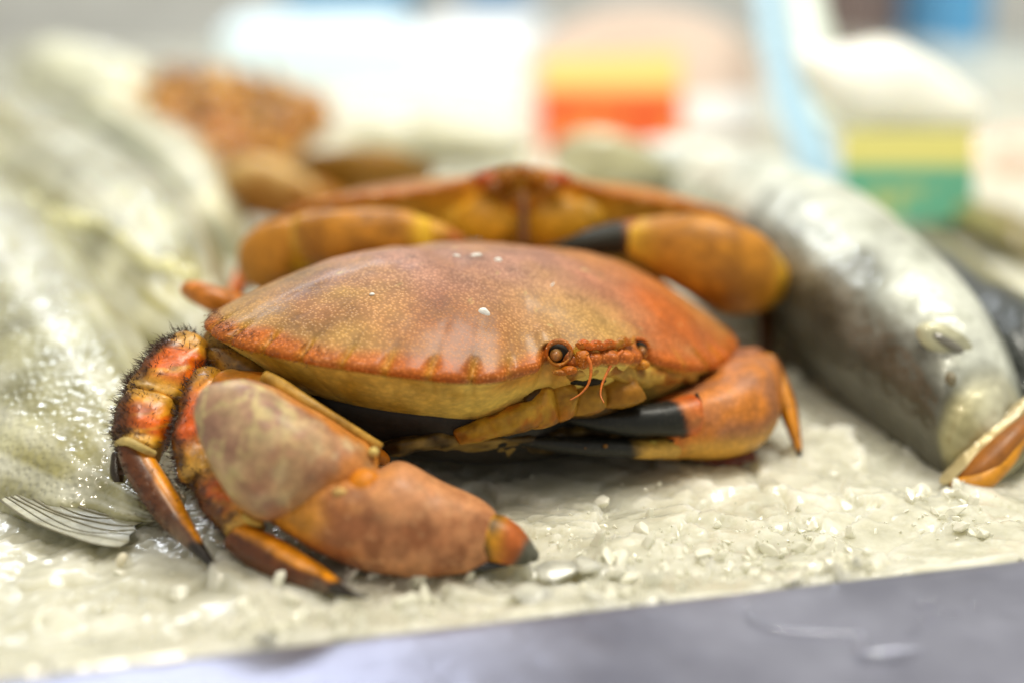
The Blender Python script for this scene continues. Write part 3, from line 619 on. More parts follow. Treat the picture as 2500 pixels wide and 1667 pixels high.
part('movable_finger', [(1690, 1062, 1690, 962, 38.2, 1.3), (1650, 1066, 1650, 972, 38.05, 1.35), (1600, 1064, 1606, 982, 37.9, 1.25), (1540, 1064, 1548, 990, 37.7, 1.1), (1470, 1054, 1475, 1003, 37.5, .8), (1405, 1038, 1410, 1008, 37.4, .45), (1374, 1026, 1376, 1012, 37.4, .22)], M_CLAW, claw2,
     lambda U, A, V: mix(mix(np.broadcast_to(S(206, 88, 34), V.shape), S(196, 130, 86), .6 * ss(0, .5, fbm(V, 3, 3))), S(30, 31, 36), ss(.12, .22, U + .10 * fbm(V * 1.6, 5, 3) - .04 * np.cos(A))), ns=26, sub=7, cap=(.12, .08))
part('fixed_finger', [(1640, 1120, 1625, 1062, 38.5, 1.2), (1570, 1119, 1570, 1070, 38.2, 1.15), (1510, 1116, 1510, 1068, 37.9, 1.0), (1430, 1112, 1430, 1066, 37.6, .9), (1340, 1100, 1340, 1062, 37.4, .65), (1240, 1080, 1240, 1060, 37.2, .35)], M_CLAW, claw2,
     lambda U, A, V: mix(np.broadcast_to(S(206, 160, 74), V.shape), S(34, 34, 40), ss(.22, .34, U + .10 * fbm(V * 1.6, 6, 3))), ns=24, sub=7, cap=(.2, .06))
for (px, py) in [(1428, 1092), (1478, 1088)]:
    v_, f_ = ellipsoid(at(px, py, 37.2), np.array([RGT * .07, UPV * .06, FWD * .06])); mk('finger_tooth', v_, f_, M_SOFT, claw2, cols=np.broadcast_to(S(120, 76, 42), v_.shape))
v_, f_ = tube([at(1700, 960, 37.95), at(1710, 985, 37.8), at(1709, 1025, 37.75), at(1695, 1052, 37.9), at(1650, 1072, 37.95), at(1600, 1088, 38.0)], [.045, .05, .05, .045, .05, .04]); mk('finger_joint_seam', v_, f_, M_DARK, claw2)
v_, f_ = ellipsoid(at(1592, 1086, 37.9), np.array([RGT * .18, UPV * .15, FWD * .15]), namp=.15, nfreq=3); mk('joint_knob', v_, f_, M_SOFT, claw2, cols=np.broadcast_to(S(206, 176, 86), v_.shape))
part('wrist', [(1830, 960, 1800, 850, 41.6, 2.2), (1858, 1000, 1850, 850, 41.4, 2.4), (1868, 1015, 1885, 900, 41.3, 2.0)], M_CLAW, claw2, lambda U, A, V: seg_cols(U, A, V, S(176, 106, 82), S(150, 90, 80), S(206, 126, 44), seed=3), cap=(.6, .5), ns=26)
v_, f_ = ellipsoid(at(1845, 1018, 40.3), np.array([RGT * .26, UPV * .22, FWD * .3])); mk('joint_knob', v_, f_, M_CLAW, claw2, cols=np.broadcast_to(S(210, 120, 30), v_.shape))
part('upper_arm', [(1560, 1010, 1600, 960, 40.2, 1.6), (1680, 985, 1700, 910, 41.0, 1.9), (1790, 950, 1790, 860, 42, 2.0)], M_SOFT, claw2, lambda U, A, V: seg_cols(U, A, V, S(120, 84, 50), S(150, 120, 60), S(150, 90, 60)), cap=(.5, .5))

# --- walking legs
RED, DKB = S(226, 96, 22), S(72, 38, 12)
def leg_c(seed, red=1.0, dark_side=1, ends=(S(214, 158, 62), S(216, 168, 80))):
    def f(U, A, V):
        n = fbm(V * 1.6, seed, 4); st = vn(V * [2, 2, 9], seed + 5)
        c = mix(np.broadcast_to(S(226, 150, 52), V.shape), RED, red * ss(.1, .4, U + .1 * n) * (1 - ss(.62, .9, U + .1 * n)) * ss(-.5, .2, st + .5))
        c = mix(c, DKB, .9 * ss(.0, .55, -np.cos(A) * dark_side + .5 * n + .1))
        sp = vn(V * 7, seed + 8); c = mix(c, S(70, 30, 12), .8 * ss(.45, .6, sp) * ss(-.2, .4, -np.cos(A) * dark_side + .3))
        c = mix(c, ends[0], (1 - ss(0, .12, U)) * .7); return mix(c, ends[1], ss(.88, 1, U + .03 * n) * .8)
    return f
side_want = lambda U, A, V: .06 + np.clip(-np.cos(A) + .25, 0, 1) ** 1.2
def dac_c(seed, U0=.80):
    def f(U, A, V):
        n = fbm(V * 1.4, seed, 3)
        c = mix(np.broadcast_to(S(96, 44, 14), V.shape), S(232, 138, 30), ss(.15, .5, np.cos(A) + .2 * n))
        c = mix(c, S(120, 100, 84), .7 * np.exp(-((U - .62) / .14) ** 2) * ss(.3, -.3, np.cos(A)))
        return mix(c, S(34, 26, 26), ss(U0 - .03, U0 + .03, U))
    return f
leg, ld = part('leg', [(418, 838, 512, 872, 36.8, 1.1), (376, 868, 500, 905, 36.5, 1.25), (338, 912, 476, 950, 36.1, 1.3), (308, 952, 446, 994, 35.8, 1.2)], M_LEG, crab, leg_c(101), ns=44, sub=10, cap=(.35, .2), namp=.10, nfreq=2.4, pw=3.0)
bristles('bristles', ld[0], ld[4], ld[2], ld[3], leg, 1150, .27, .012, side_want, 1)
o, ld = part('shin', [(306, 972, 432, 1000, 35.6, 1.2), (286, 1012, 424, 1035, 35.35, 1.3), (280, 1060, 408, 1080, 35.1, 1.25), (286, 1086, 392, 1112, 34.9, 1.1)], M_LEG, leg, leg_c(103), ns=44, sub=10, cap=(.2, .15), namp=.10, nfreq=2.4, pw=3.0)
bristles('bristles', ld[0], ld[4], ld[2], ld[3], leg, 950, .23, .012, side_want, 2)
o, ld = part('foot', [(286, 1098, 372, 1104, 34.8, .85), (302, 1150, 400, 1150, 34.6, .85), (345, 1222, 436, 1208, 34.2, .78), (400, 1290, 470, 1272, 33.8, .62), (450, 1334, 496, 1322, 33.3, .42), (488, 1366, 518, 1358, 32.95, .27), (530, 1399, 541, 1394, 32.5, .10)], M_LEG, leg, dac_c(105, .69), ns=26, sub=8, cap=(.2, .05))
bristles('bristles', ld[0], ld[4], ld[2], ld[3], leg, 420, .16, .015, lambda U, A, V: (U < .55) * (.05 + np.clip(-np.cos(A), 0, 1)), 3)
v_, f_ = tube([at(288, 1082, 34.75), at(310, 1076, 34.3), at(345, 1092, 34.3), at(376, 1108, 34.6)], [.10, .11, .10, .10]); mk('joint_collar', v_, f_, M_SOFT, leg, cols=np.broadcast_to(S(206, 180, 120), v_.shape))

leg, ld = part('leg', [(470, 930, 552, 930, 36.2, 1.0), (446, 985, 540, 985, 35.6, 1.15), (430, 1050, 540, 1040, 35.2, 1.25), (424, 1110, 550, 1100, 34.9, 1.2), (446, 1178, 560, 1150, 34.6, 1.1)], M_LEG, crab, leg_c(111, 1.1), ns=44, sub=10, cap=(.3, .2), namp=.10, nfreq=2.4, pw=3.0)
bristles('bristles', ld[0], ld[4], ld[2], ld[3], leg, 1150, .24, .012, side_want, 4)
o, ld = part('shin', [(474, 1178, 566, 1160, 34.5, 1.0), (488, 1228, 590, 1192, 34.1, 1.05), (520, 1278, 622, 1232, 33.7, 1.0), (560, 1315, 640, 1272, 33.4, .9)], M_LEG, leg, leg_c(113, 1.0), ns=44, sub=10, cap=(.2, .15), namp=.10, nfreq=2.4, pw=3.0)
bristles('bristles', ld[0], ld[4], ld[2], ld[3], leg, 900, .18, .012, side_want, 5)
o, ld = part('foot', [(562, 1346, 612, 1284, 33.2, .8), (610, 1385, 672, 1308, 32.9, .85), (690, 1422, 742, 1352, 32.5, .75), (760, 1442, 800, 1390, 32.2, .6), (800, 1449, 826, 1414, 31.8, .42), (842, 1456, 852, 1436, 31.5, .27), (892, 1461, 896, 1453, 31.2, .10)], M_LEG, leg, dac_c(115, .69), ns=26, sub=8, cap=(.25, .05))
bristles('bristles', ld[0], ld[4], ld[2], ld[3], leg, 260, .13, .014, lambda U, A, V: (U < .6) * (.05 + np.clip(-np.cos(A), 0, 1)), 6)
v_, f_ = ellipsoid(at(618, 1268, 33.1), np.array([RGT * .26 - UPV * .1, UPV * .13, FWD * .3]), namp=.15, nfreq=3); mk('joint_collar', v_, f_, M_SOFT, leg, cols=np.broadcast_to(S(212, 180, 100), v_.shape))

# hidden hips of those legs: hairy stub under the side corner, cream joints
leg, ld = part('leg', [(520, 900, 560, 862, 36.8, 1.0), (560, 925, 620, 872, 36.2, 1.1), (620, 945, 660, 900, 36.2, .9)], M_LEG, crab, lambda U, A, V: seg_cols(U, A, V, S(150, 108, 44), S(120, 80, 30), S(150, 110, 50), seed=9), cap=(.4, .3), ns=24)
bristles('bristles', ld[0], ld[4], ld[2], ld[3], leg, 900, .14, .012, None, 7, mat=plain('golden_brown_bristle', (.16, .07, .015), .45, namt=.4, bump=0))
part('hip_joint', [(505, 850, 545, 800, 37.6, .8), (520, 885, 575, 830, 37.4, .9), (545, 930, 590, 870, 37.2, .8)], M_SOFT, leg, lambda U, A, V: seg_cols(U, A, V, S(190, 154, 80), S(150, 100, 40), S(120, 90, 40), seed=12), cap=(.3, .3), namp=.08, nfreq=2)
# far legs: orange tip behind the shell corner, amber feet on the other side
leg, ld = part('leg', [(700, 800, 720, 745, 42.6, 1.0), (600, 790, 625, 730, 41.8, 1.1), (500, 755, 545, 705, 41.1, .95), (452, 728, 490, 690, 41.3, .7), (448, 715, 462, 700, 41.5, .3)], M_LEG, crab, lambda U, A, V: seg_cols(U, A, V, S(214, 118, 36), S(206, 100, 30), S(200, 90, 40), seed=14), cap=(.4, .1), sub=8)
leg, ld = part('leg', [(1850, 905, 1900, 880, 41.6, .9), (1878, 940, 1922, 925, 41.2, .8), (1900, 1000, 1945, 985, 40.8, .7), (1925, 1060, 1955, 1052, 40.4, .5), (1942, 1098, 1958, 1094, 40.1, .3), (1952, 1130, 1957, 1128, 39.9, .08)], M_LEG, crab,
               lambda U, A, V: mix(mix(np.broadcast_to(S(214, 128, 24), V.shape), S(130, 66, 16), ss(.3, .9, np.abs(np.cos(A)))), S(40, 28, 22), ss(.80, .86, U)), cap=(.3, .04), sub=8)
leg, ld = part('leg', [(1812, 1150, 1815, 1092, 40.4, .9), (1770, 1158, 1775, 1100, 40.1, .85), (1720, 1150, 1725, 1108, 39.9, .7), (1680, 1138, 1685, 1114, 39.8, .45), (1645, 1130, 1648, 1122, 39.8, .15)], M_LEG, crab,
               lambda U, A, V: mix(mix(np.broadcast_to(S(130, 52, 22), V.shape), S(84, 34, 14), ss(-.1, .3, fbm(V, 2, 3))), S(30, 24, 26), ss(.68, .76, U)), cap=(.35, .04), sub=8)
leg, ld = part('leg', [(272, 1120, 300, 1120, 36.4, .5), (270, 1160, 305, 1165, 36.2, .5), (290, 1205, 310, 1205, 36.0, .3)], M_LEG, crab, lambda U, A, V: np.broadcast_to(S(50, 34, 26), V.shape), cap=(.2, .2))

# ================================================================== CRAB BEHIND
crab2 = thing('crab', (0, 50.5, 0), 'blurred brown crab facing the camera with raised front behind the sharp one', 'crab', 'brown crabs on the ice')
V, F, s, notch, lobe = carapace(1.25, 2.3, .72, 7, n=400)
cc = shell_cols(V, s, notch, 9, warm=.55); cc = mix(cc, S(212, 140, 40), .45 * ss(1.0, 1.05, s) + .25)
body2 = mk('carapace', pose(V, POSE2), F, M_SHELL, crab2, cols=cc)
two_mats(body2, s, M_SOFT)
def lumps(parent, name, lst, mat, d_th):
    for (cx, cy, rx, ry, d, c) in lst:
        k = d / FPX; v_, f_ = ellipsoid(at(cx, cy, d), np.array([RGT * rx * k, UPV * ry * k, FWD * d_th]), namp=.2, nfreq=1.5, seed=int(cx), n=20, m=14)
        mk(name, v_, f_, mat, parent, cols=mix(np.broadcast_to(c, v_.shape), c * .55, ss(-.1, .4, fbm(v_, 8, 3))))
lumps(body2, 'maxilliped', [(1195, 545, 88, 66, 46.9, S(222, 158, 44)), (1355, 540, 86, 66, 46.9, S(222, 158, 44)), (1130, 540, 60, 50, 47.2, S(196, 134, 44)), (1420, 536, 60, 50, 47.2, S(196, 134, 44)), (1275, 490, 80, 40, 46.9, S(200, 120, 36))], M_SOFT, .5)
lumps(body2, 'face_tubercle', [(1190, 440, 34, 22, 46.3, ORG_R), (1235, 432, 30, 24, 46.2, S(206, 120, 30)), (1310, 432, 30, 24, 46.2, S(206, 120, 30)), (1365, 440, 34, 22, 46.3, ORG_R)], M_GRAN, .35)
for cx in (1205, 1345):
    v_, f_ = ellipsoid(at(cx, 455, 46.1), np.array([RGT * .22, UPV * .22, FWD * .2])); mk('eye', v_, f_, M_EYE, body2)
v_, f_ = tube([at(1276, 470, 46.1), at(1278, 520, 46.0), at(1278, 600, 46.0)], [.12, .14, .14]); mk('mouth_seam', v_, f_, plain('brown_seam', (.16, .06, .015), .5), body2)
c2 = lambda sd: (lambda U, A, V: seg_cols(U, A, V, S(200, 124, 46), S(232, 184, 64), S(232, 184, 58), seed=sd, blot=S(146, 86, 32), freq=1.3, blotamt=.7, e=.24))
k2, _ = part('claw', [(760, 640, 775, 525, 45.5, 2.2), (800, 650, 800, 515, 45.2, 2.6), (880, 650, 880, 512, 45.0, 2.8), (980, 640, 985, 516, 44.9, 2.5), (1040, 630, 1040, 535, 44.9, 2.0)], M_CLAW, crab2, c2(5), cap=(.4, .3), ns=40, pw=2.9, namp=.12, nfreq=.9)
part('movable_finger', [(1030, 620, 1035, 530, 45.0, 1.6), (1080, 610, 1085, 548, 45.0, 1.2), (1122, 600, 1125, 572, 45.0, .6)], M_CLAW, k2, lambda U, A, V: mix(np.broadcast_to(S(214, 156, 60), V.shape), S(170, 90, 50), ss(.4, .8, U)), cap=(.2, .15))
part('fixed_finger', [(1060, 650, 1060, 590, 45.4, 1.2), (1120, 630, 1120, 590, 45.4, .9), (1170, 605, 1170, 585, 45.4, .5)], M_BLACK, k2, S(36, 36, 40), cap=(.2, .1))
part('wrist', [(634, 690, 640, 600, 46.6, 1.8), (655, 715, 672, 548, 46.2, 2.4), (715, 700, 740, 535, 45.8, 2.6), (765, 660, 780, 535, 45.6, 2.0)], M_CLAW, k2, c2(6), cap=(.4, .3), ns=40, pw=2.8, namp=.12, nfreq=.9)
k3, _ = part('claw', [(1560, 640, 1540, 540, 45.2, 1.8), (1640, 690, 1600, 528, 45.0, 2.4), (1705, 735, 1680, 522, 44.9, 2.8), (1770, 765, 1760, 538, 45.0, 3.0), (1830, 762, 1822, 570, 45.3, 2.7), (1868, 715, 1858, 615, 45.6, 2.0)], M_CLAW, crab2, c2(7), cap=(.4, .4), ns=40, pw=2.7, namp=.14, nfreq=.8)
part('movable_finger', [(1560, 615, 1548, 535, 45.1, 1.5), (1500, 625, 1490, 545, 45.0, 1.4), (1430, 625, 1425, 565, 44.9, 1.1), (1370, 618, 1370, 588, 44.9, .7), (1335, 610, 1335, 600, 44.9, .3)], M_CLAW, k3, lambda U, A, V: mix(np.broadcast_to(S(170, 90, 44), V.shape), S(40, 40, 40), ss(.08, .2, U)), cap=(.2, .08), sub=7)
part('wrist', [(1800, 755, 1770, 620, 46.2, 2.2), (1850, 762, 1835, 600, 46.4, 2.4), (1885, 725, 1872, 640, 46.8, 1.8)], M_CLAW, k3, lambda U, A, V: seg_cols(U, A, V, S(210, 152, 40), S(200, 120, 40), S(180, 100, 40), seed=8), cap=(.4, .4))
part('leg', [(720, 590, 700, 540, 50, 1.2), (640, 640, 610, 600, 48.5, 1.2), (600, 720, 560, 700, 47.5, .9), (560, 790, 540, 780, 47, .3)], M_LEG, crab2, leg_c(131), cap=(.3, .1))
for (a, b) in [((1800, 640), (1860, 800))]:
    part('leg', [(1780, 640, 1830, 620, 50, 1.3), (1840, 760, 1890, 740, 48.6, 1.2), (1850, 850, 1890, 840, 47.8, .8), (1855, 880, 1870, 880, 47.6, .3)], M_LEG, crab2, lambda U, A, V: np.broadcast_to(S(90, 50, 26), V.shape), cap=(.3, .1))

v_, f_ = ellipsoid((0, -.6, -1.5), np.diag([5.6, 3.6, 1.5]), n=36, m=18, namp=.06, nfreq=.8)
mk('thorax', pose(v_, POSE2), f_, M_SOFT, crab2, cols=np.broadcast_to(S(150, 116, 56), v_.shape))
def arm2(k_, x0, x1):
    a_, b_ = pose(np.array([[x0, 2.2, -1.2]]), POSE2)[0], k_
    v_, f_ = tube([a_, (a_ * .5 + b_ * .5) + [0, 0, -.3], b_], [.9, 1.0, .9], ns=16, sub=6); return v_, f_
v_, f_ = arm2(at(690, 650, 46.3), 5.0, 0); mk('upper_arm', v_, f_, M_CLAW, k2, cols=np.broadcast_to(S(190, 116, 50), v_.shape))
v_, f_ = arm2(at(1850, 690, 46.6), -5.0, 0); mk('upper_arm', v_, f_, M_CLAW, k3, cols=np.broadcast_to(S(190, 116, 50), v_.shape))
for sd_ in (1, -1):
    for q in (-.6, -2.2):
        a_ = pose(np.array([[sd_ * 4.6, q, -1.3]]), POSE2)[0]; out = pose(np.array([[sd_ * 8.2, q - 1.0, -1.0]]), POSE2)[0]; kn = out + [0, 0, .4]; ft = np.array([out[0] * 1.04, out[1] + .4, .1])
        v_, f_ = tube([a_, (a_ + kn) / 2, kn, (kn + ft) / 2, ft], [.6, .6, .5, .38, .08], ns=14, sub=6); mk('leg', v_, f_, M_LEG, crab2, cols=mix(np.broadcast_to(S(196, 104, 30), v_.shape), S(96, 50, 16), ss(-.1, .3, fbm(v_ * 1.4, 3, 3))))
# ================================================================== FISH
def fish_body(name, secs, label, group, colf, mat, base=None, cap=(3, 1.5), ns=72, sub=12, namp=.22, nfreq=.22, pw=2.2, cat='fish', lump=1.0):
    V, F, U, A, N = pxloft(secs, ns=ns, sub=sub, cap=cap, namp=namp, nfreq=nfreq, pw=pw)
    V = V + N * lump * (.10 * vn(np.c_[np.cos(A) * 5, np.sin(A) * 5, U * 2], 9) + .06 * vn(np.c_[np.cos(A) * 13, np.sin(A) * 13, U * 3], 19))[:, None]
    V[:, 2] = np.maximum(V[:, 2], -.6)
    root = thing(name, (V[:, 0].mean(), V[:, 1].mean(), V[:, 2].min()), label, cat, group)
    b = mk('body', V, F, mat, root, cols=colf(U, A, V)); return root, b
def olive_c(sd, yel=.5):
    def f(U, A, V):
        n = fbm(V * .35, sd, 4); n2 = fbm(V * 1.2, sd + 4, 3)
        c = mix(np.broadcast_to(S(188, 186, 158), V.shape), S(164, 156, 96), yel * ss(-.2, .3, n))
        st = vn(np.c_[np.cos(A) * 7, np.sin(A) * 7, U * 2.0], sd + 2) + .5 * vn(np.c_[np.cos(A) * 17, np.sin(A) * 17, U * 4.0], sd + 3)
        c = mix(c, S(232, 232, 226), .7 * ss(.05, .5, st)); c = mix(c, S(132, 128, 88), .5 * ss(.1, .6, -st))
        c = mix(c, S(222, 222, 220), ss(0, .4, n2) * .5); c = mix(c, S(140, 138, 112), .5 * ss(.1, .45, fbm(V * .6, sd + 9, 3)))
        return c
    return f
FG = 'whole fish laid on the ice'
fC, bC = fish_body('fish', [(-760, 520, -60, 380, (58, 60), 6), (-540, 800, 120, 545, (51, 54), 6.5), (-360, 1070, 270, 715, (45, 48.5), 6.5), (-120, 1275, 380, 900, (39.5, 43), 5.5), (100, 1335, 420, 1070, (36.2, 39.5), 3.6), (250, 1300, 420, 1170, (35.8, 37.3), 2.0)],
                   'nearest of the pale olive fish at the left, its wet skin covered in sparkles', FG, olive_c(1, .75), M_FISH)
fB, bB = fish_body('fish', [(-320, 460, -20, 200, (70, 74), 6), (-40, 640, 225, 335, (60, 65), 6.5), (170, 770, 435, 482, (52, 57), 6), (330, 880, 540, 625, (47.5, 52), 4.8), (440, 900, 565, 740, (45.4, 48.6), 2.8)],
                   'middle fish of the left group, with a yellowish back and a row of painted glints', FG, olive_c(21, 1.0), M_FISH)
fA, bA = fish_body('fish', [(200, 400, 350, 300, (78, 80), 5), (360, 510, 520, 385, (70, 72), 5.5), (480, 610, 585, 500, (63, 65), 4)],
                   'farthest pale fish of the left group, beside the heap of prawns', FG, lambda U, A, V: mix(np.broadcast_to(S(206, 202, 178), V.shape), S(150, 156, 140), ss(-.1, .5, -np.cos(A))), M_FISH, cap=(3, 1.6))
# pale discs painted as glints along the middle fish's lateral line, tail fin of the nearest one
def surf_depth(o, px, py, rad=45):
    W_ = np.array([v.co[:] for v in o.data.vertices]) / CM + ORG[o.name]; Q_ = W_ - CAM; D_ = Q_ @ FWD
    e = (1250 + FPX * (Q_ @ RGT) / D_ - px) ** 2 + (833.5 - FPX * (Q_ @ UPV) / D_ - py) ** 2; c_ = np.where(e < max(rad ** 2, e.min() + 1))[0]; return D_[c_].min()
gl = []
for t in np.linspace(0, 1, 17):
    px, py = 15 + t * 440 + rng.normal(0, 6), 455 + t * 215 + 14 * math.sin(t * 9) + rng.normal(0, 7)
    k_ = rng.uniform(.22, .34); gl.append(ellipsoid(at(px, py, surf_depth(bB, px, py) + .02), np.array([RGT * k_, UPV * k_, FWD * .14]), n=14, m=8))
v_, f_ = join(gl); mk('lateral_glints', v_, f_, fish_mat('glint_disc', rough=.2, bump=.1), bB, cols=np.broadcast_to(S(246, 244, 206), v_.shape))
M_FIN = plain('fin_membrane', (.42, .40, .28), .35, coat=.15, nscale=160, namt=.45, bump=.3, sss=.4)
M_RAY = plain('fin_ray', (.22, .20, .13), .4, coat=.1, nscale=200, namt=.4)
nray = 12; fin_tip = []
for k in range(nray):
    t = k / (nray - 1); b = np.array([150 - 150 * t, 1165 + 55 * t]); e_ = np.array([425 - 130 * t + rng.normal(0, 10), 1190 + 142 * t]); row = []
    for q in np.linspace(0, 1, 14):
        x, y = b + (e_ - b) * q; y += 26 * math.sin(math.pi * q) + 3 * math.sin(9 * q + k * 1.7)
        row.append(at(x, y, depth_on(y, .34 + .12 * (1 - q) + .015 * math.sin(k * 2.3 + 3 * q))))
    fin_tip.append(row)
mem = np.array(fin_tip); th_ = np.array([0, 0, .03])
Vf = np.vstack([mem.reshape(-1, 3), (mem - th_).reshape(-1, 3)]); n_ = 14; F1 = grid_faces(nray, n_, closed=False); F2 = [tuple(reversed([i + nray * n_ for i in f])) for f in F1]
fin = mk('fin', Vf, F1 + F2, M_FIN, fC, fix=False)
for k in range(nray):
    v_, f_ = tube(mem[k] + [0, 0, .005], np.linspace(.05, .02, 14) * rng.uniform(.5, 1.2), ns=8, sub=2); mk('fin_ray', v_, f_, M_RAY, fin)

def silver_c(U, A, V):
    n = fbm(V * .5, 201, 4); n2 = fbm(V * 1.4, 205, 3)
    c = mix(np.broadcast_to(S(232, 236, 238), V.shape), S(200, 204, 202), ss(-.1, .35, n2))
    low = ss(-.35, .6, -np.cos(A) + .35 * n + .15 * n2); c = mix(c, S(66, 60, 54), low * .92 * ss(.2, .45, U))  # dark lower flank paints in the shade between fish and crabs
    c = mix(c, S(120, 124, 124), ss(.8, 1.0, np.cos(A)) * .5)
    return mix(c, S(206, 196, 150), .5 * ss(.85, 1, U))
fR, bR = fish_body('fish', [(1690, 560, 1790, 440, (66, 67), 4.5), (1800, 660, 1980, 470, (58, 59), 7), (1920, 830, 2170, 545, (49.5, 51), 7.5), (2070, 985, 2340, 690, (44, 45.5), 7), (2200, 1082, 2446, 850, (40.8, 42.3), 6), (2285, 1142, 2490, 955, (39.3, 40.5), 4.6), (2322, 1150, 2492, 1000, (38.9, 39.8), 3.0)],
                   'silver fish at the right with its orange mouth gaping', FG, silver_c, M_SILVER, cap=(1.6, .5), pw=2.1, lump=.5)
lip, _ = part('upper_lip', [(2312, 1166, 2322, 1154, 38.4, .4), (2366, 1112, 2380, 1096, 38.5, .4), (2436, 1045, 2450, 1028, 38.9, .4), (2510, 985, 2524, 970, 39.4, .4)], M_SILVER, fR, lambda U, A, V: np.broadcast_to(S(190, 172, 130), V.shape), cap=(.3, .3))
ml, _ = part('mouth_lining', [(2322, 1164, 2342, 1180, 38.7, .9), (2368, 1114, 2404, 1172, 38.6, 1.3), (2428, 1056, 2462, 1110, 38.9, 1.3), (2492, 1000, 2500, 1050, 39.4, .9)], M_MOUTH, fR, S(120, 66, 8), cap=(.2, .3), ns=24)
ml.data.materials[0] = plain('shaded_throat_orange', (.30, .10, .006), .5, coat=.05, nscale=200, namt=.3)  # darker orange puts the shade inside the gape into the colour
v_, f_ = tube([at(x, y, d) for x, y, d in [(2322, 1172, 38.5), (2350, 1183, 38.2), (2400, 1172, 38.1), (2438, 1138, 38.3), (2468, 1100, 38.5), (2494, 1050, 38.9), (2510, 1000, 39.4)]], [.10, .22, .27, .27, .26, .22, .14], ns=16, sub=6); mk('lower_lip', v_, f_, M_MOUTH, fR)
part('lower_jaw', [(2340, 1180, 2380, 1198, 38.9, .8), (2400, 1160, 2450, 1172, 39.0, 1.2), (2455, 1100, 2510, 1112, 39.4, 1.3), (2495, 1040, 2550, 1050, 40, 1.2)], M_SILVER, fR, S(140, 134, 104), cap=(.3, .3))
dE = surf_depth(bR, 2308, 835)
v_, f_ = ellipsoid(at(2308, 835, dE + .34), np.array([RGT * .8 + UPV * -.4, UPV * .40 + RGT * .18, FWD * .3]), n=24); ey = mk('eye', v_, f_, M_SILVER, fR, cols=np.broadcast_to(S(190, 188, 168), v_.shape))
v_, f_ = ellipsoid(at(2312, 838, dE + .22), np.array([RGT * .50 + UPV * -.25, UPV * .2, FWD * .28]), n=20); mk('pupil', v_, f_, plain('grey_pupil', (.16, .15, .12), .08, coat=1, bump=0), ey)
v_, f_ = ellipsoid(at(2320, 925, surf_depth(bR, 2320, 925) + .15), np.array([RGT * .16, UPV * .22, FWD * .25])); mk('nostril', v_, f_, plain('dull_brown_pit', (.22, .19, .12), .4), fR)
fG, bG = fish_body('fish', [(1500, 470, 1510, 385, (80, 81), 3), (1600, 480, 1620, 365, (78, 79), 5), (1740, 500, 1760, 365, (76, 77), 5.5), (1850, 520, 1880, 400, (75, 76), 4)],
                   'whitish blurred fish lying behind the rear crab and the gaping silver fish', FG, lambda U, A, V: mix(np.broadcast_to(S(226, 230, 236), V.shape), S(190, 192, 186), ss(-.2, .4, fbm(V * .4, 6, 3))), M_FISH, cap=(2, 2))
fD, bD = fish_body('fish', [(2180, 690, 2250, 610, (58, 59), 3), (2300, 760, 2380, 640, (53, 54), 4.5), (2420, 900, 2520, 735, (47, 48), 5.5), (2480, 1010, 2640, 850, (43, 44), 5)],
                   'dark-backed fish lying behind the gaping silver fish at the right edge', FG, lambda U, A, V: mix(np.broadcast_to(S(64, 68, 72), V.shape), S(150, 146, 110), ss(.3, .8, np.cos(A) + .2 * fbm(V, 2, 3))), M_SILVER, cap=(2, 2))
fE, bE = fish_body('fish', [(2300, 560, 2300, 470, (74, 75), 5), (2420, 600, 2430, 500, (68, 69), 6), (2560, 680, 2580, 560, (62, 63), 6)],
                   'olive-brown fish at the right edge behind the dark-backed one', FG, lambda U, A, V: mix(np.broadcast_to(S(176, 160, 100), V.shape), S(130, 116, 60), ss(-.2, .3, fbm(V * .5, 2, 3))), M_FISH, cap=(2, 2))
fF, bF = fish_body('fish', [(1400, 440, 1390, 392, (72, 73), 3), (1440, 440, 1440, 366, (71, 72), 4.5), (1500, 440, 1510, 380, (72, 73), 4.5), (1560, 450, 1580, 400, (75, 76), 3)],
                   'small cream-coloured fish head rising behind the blurred crab', FG, lambda U, A, V: np.broadcast_to(S(206, 202, 178), V.shape), M_FISH, cap=(.8, 1))

# ================================================================== BACKGROUND OF THE STALL
WHITE = plain('white_plastic', (.80, .81, .80), .4, nscale=30, namt=.06, bump=.05)
def solid(name, pts, d, depth, mat, label, cat, lean=0.0, group=None, d2=None):
    """Upright slab with its front outline given in picture points at one distance, real thickness behind it."""
    n = len(pts); ds = [d + (0 if d2 is None else (d2 - d) * i / (n - 1)) for i in range(n)]
    Fp = np.array([at(x, y, q) for (x, y), q in zip(pts, ds)]); B = Fp + np.array([0, 1, 0]) * depth
    base = (Fp[:, 0].mean(), Fp[:, 1].mean(), Fp[:, 2].min())
    Vv = np.vstack([Fp, B]); Fc = [tuple(range(n)), tuple(range(2 * n - 1, n - 1, -1))] + [(i, i + n, (i + 1) % n + n, (i + 1) % n) for i in range(n)]
    o = mk(name, Vv, Fc, mat, base=base, smooth=False)
    bv = o.modifiers.new('bevel', 'BEVEL'); bv.width = min(.15, depth * .3) * CM; bv.segments = 3
    tag(o, label, cat, group); return o
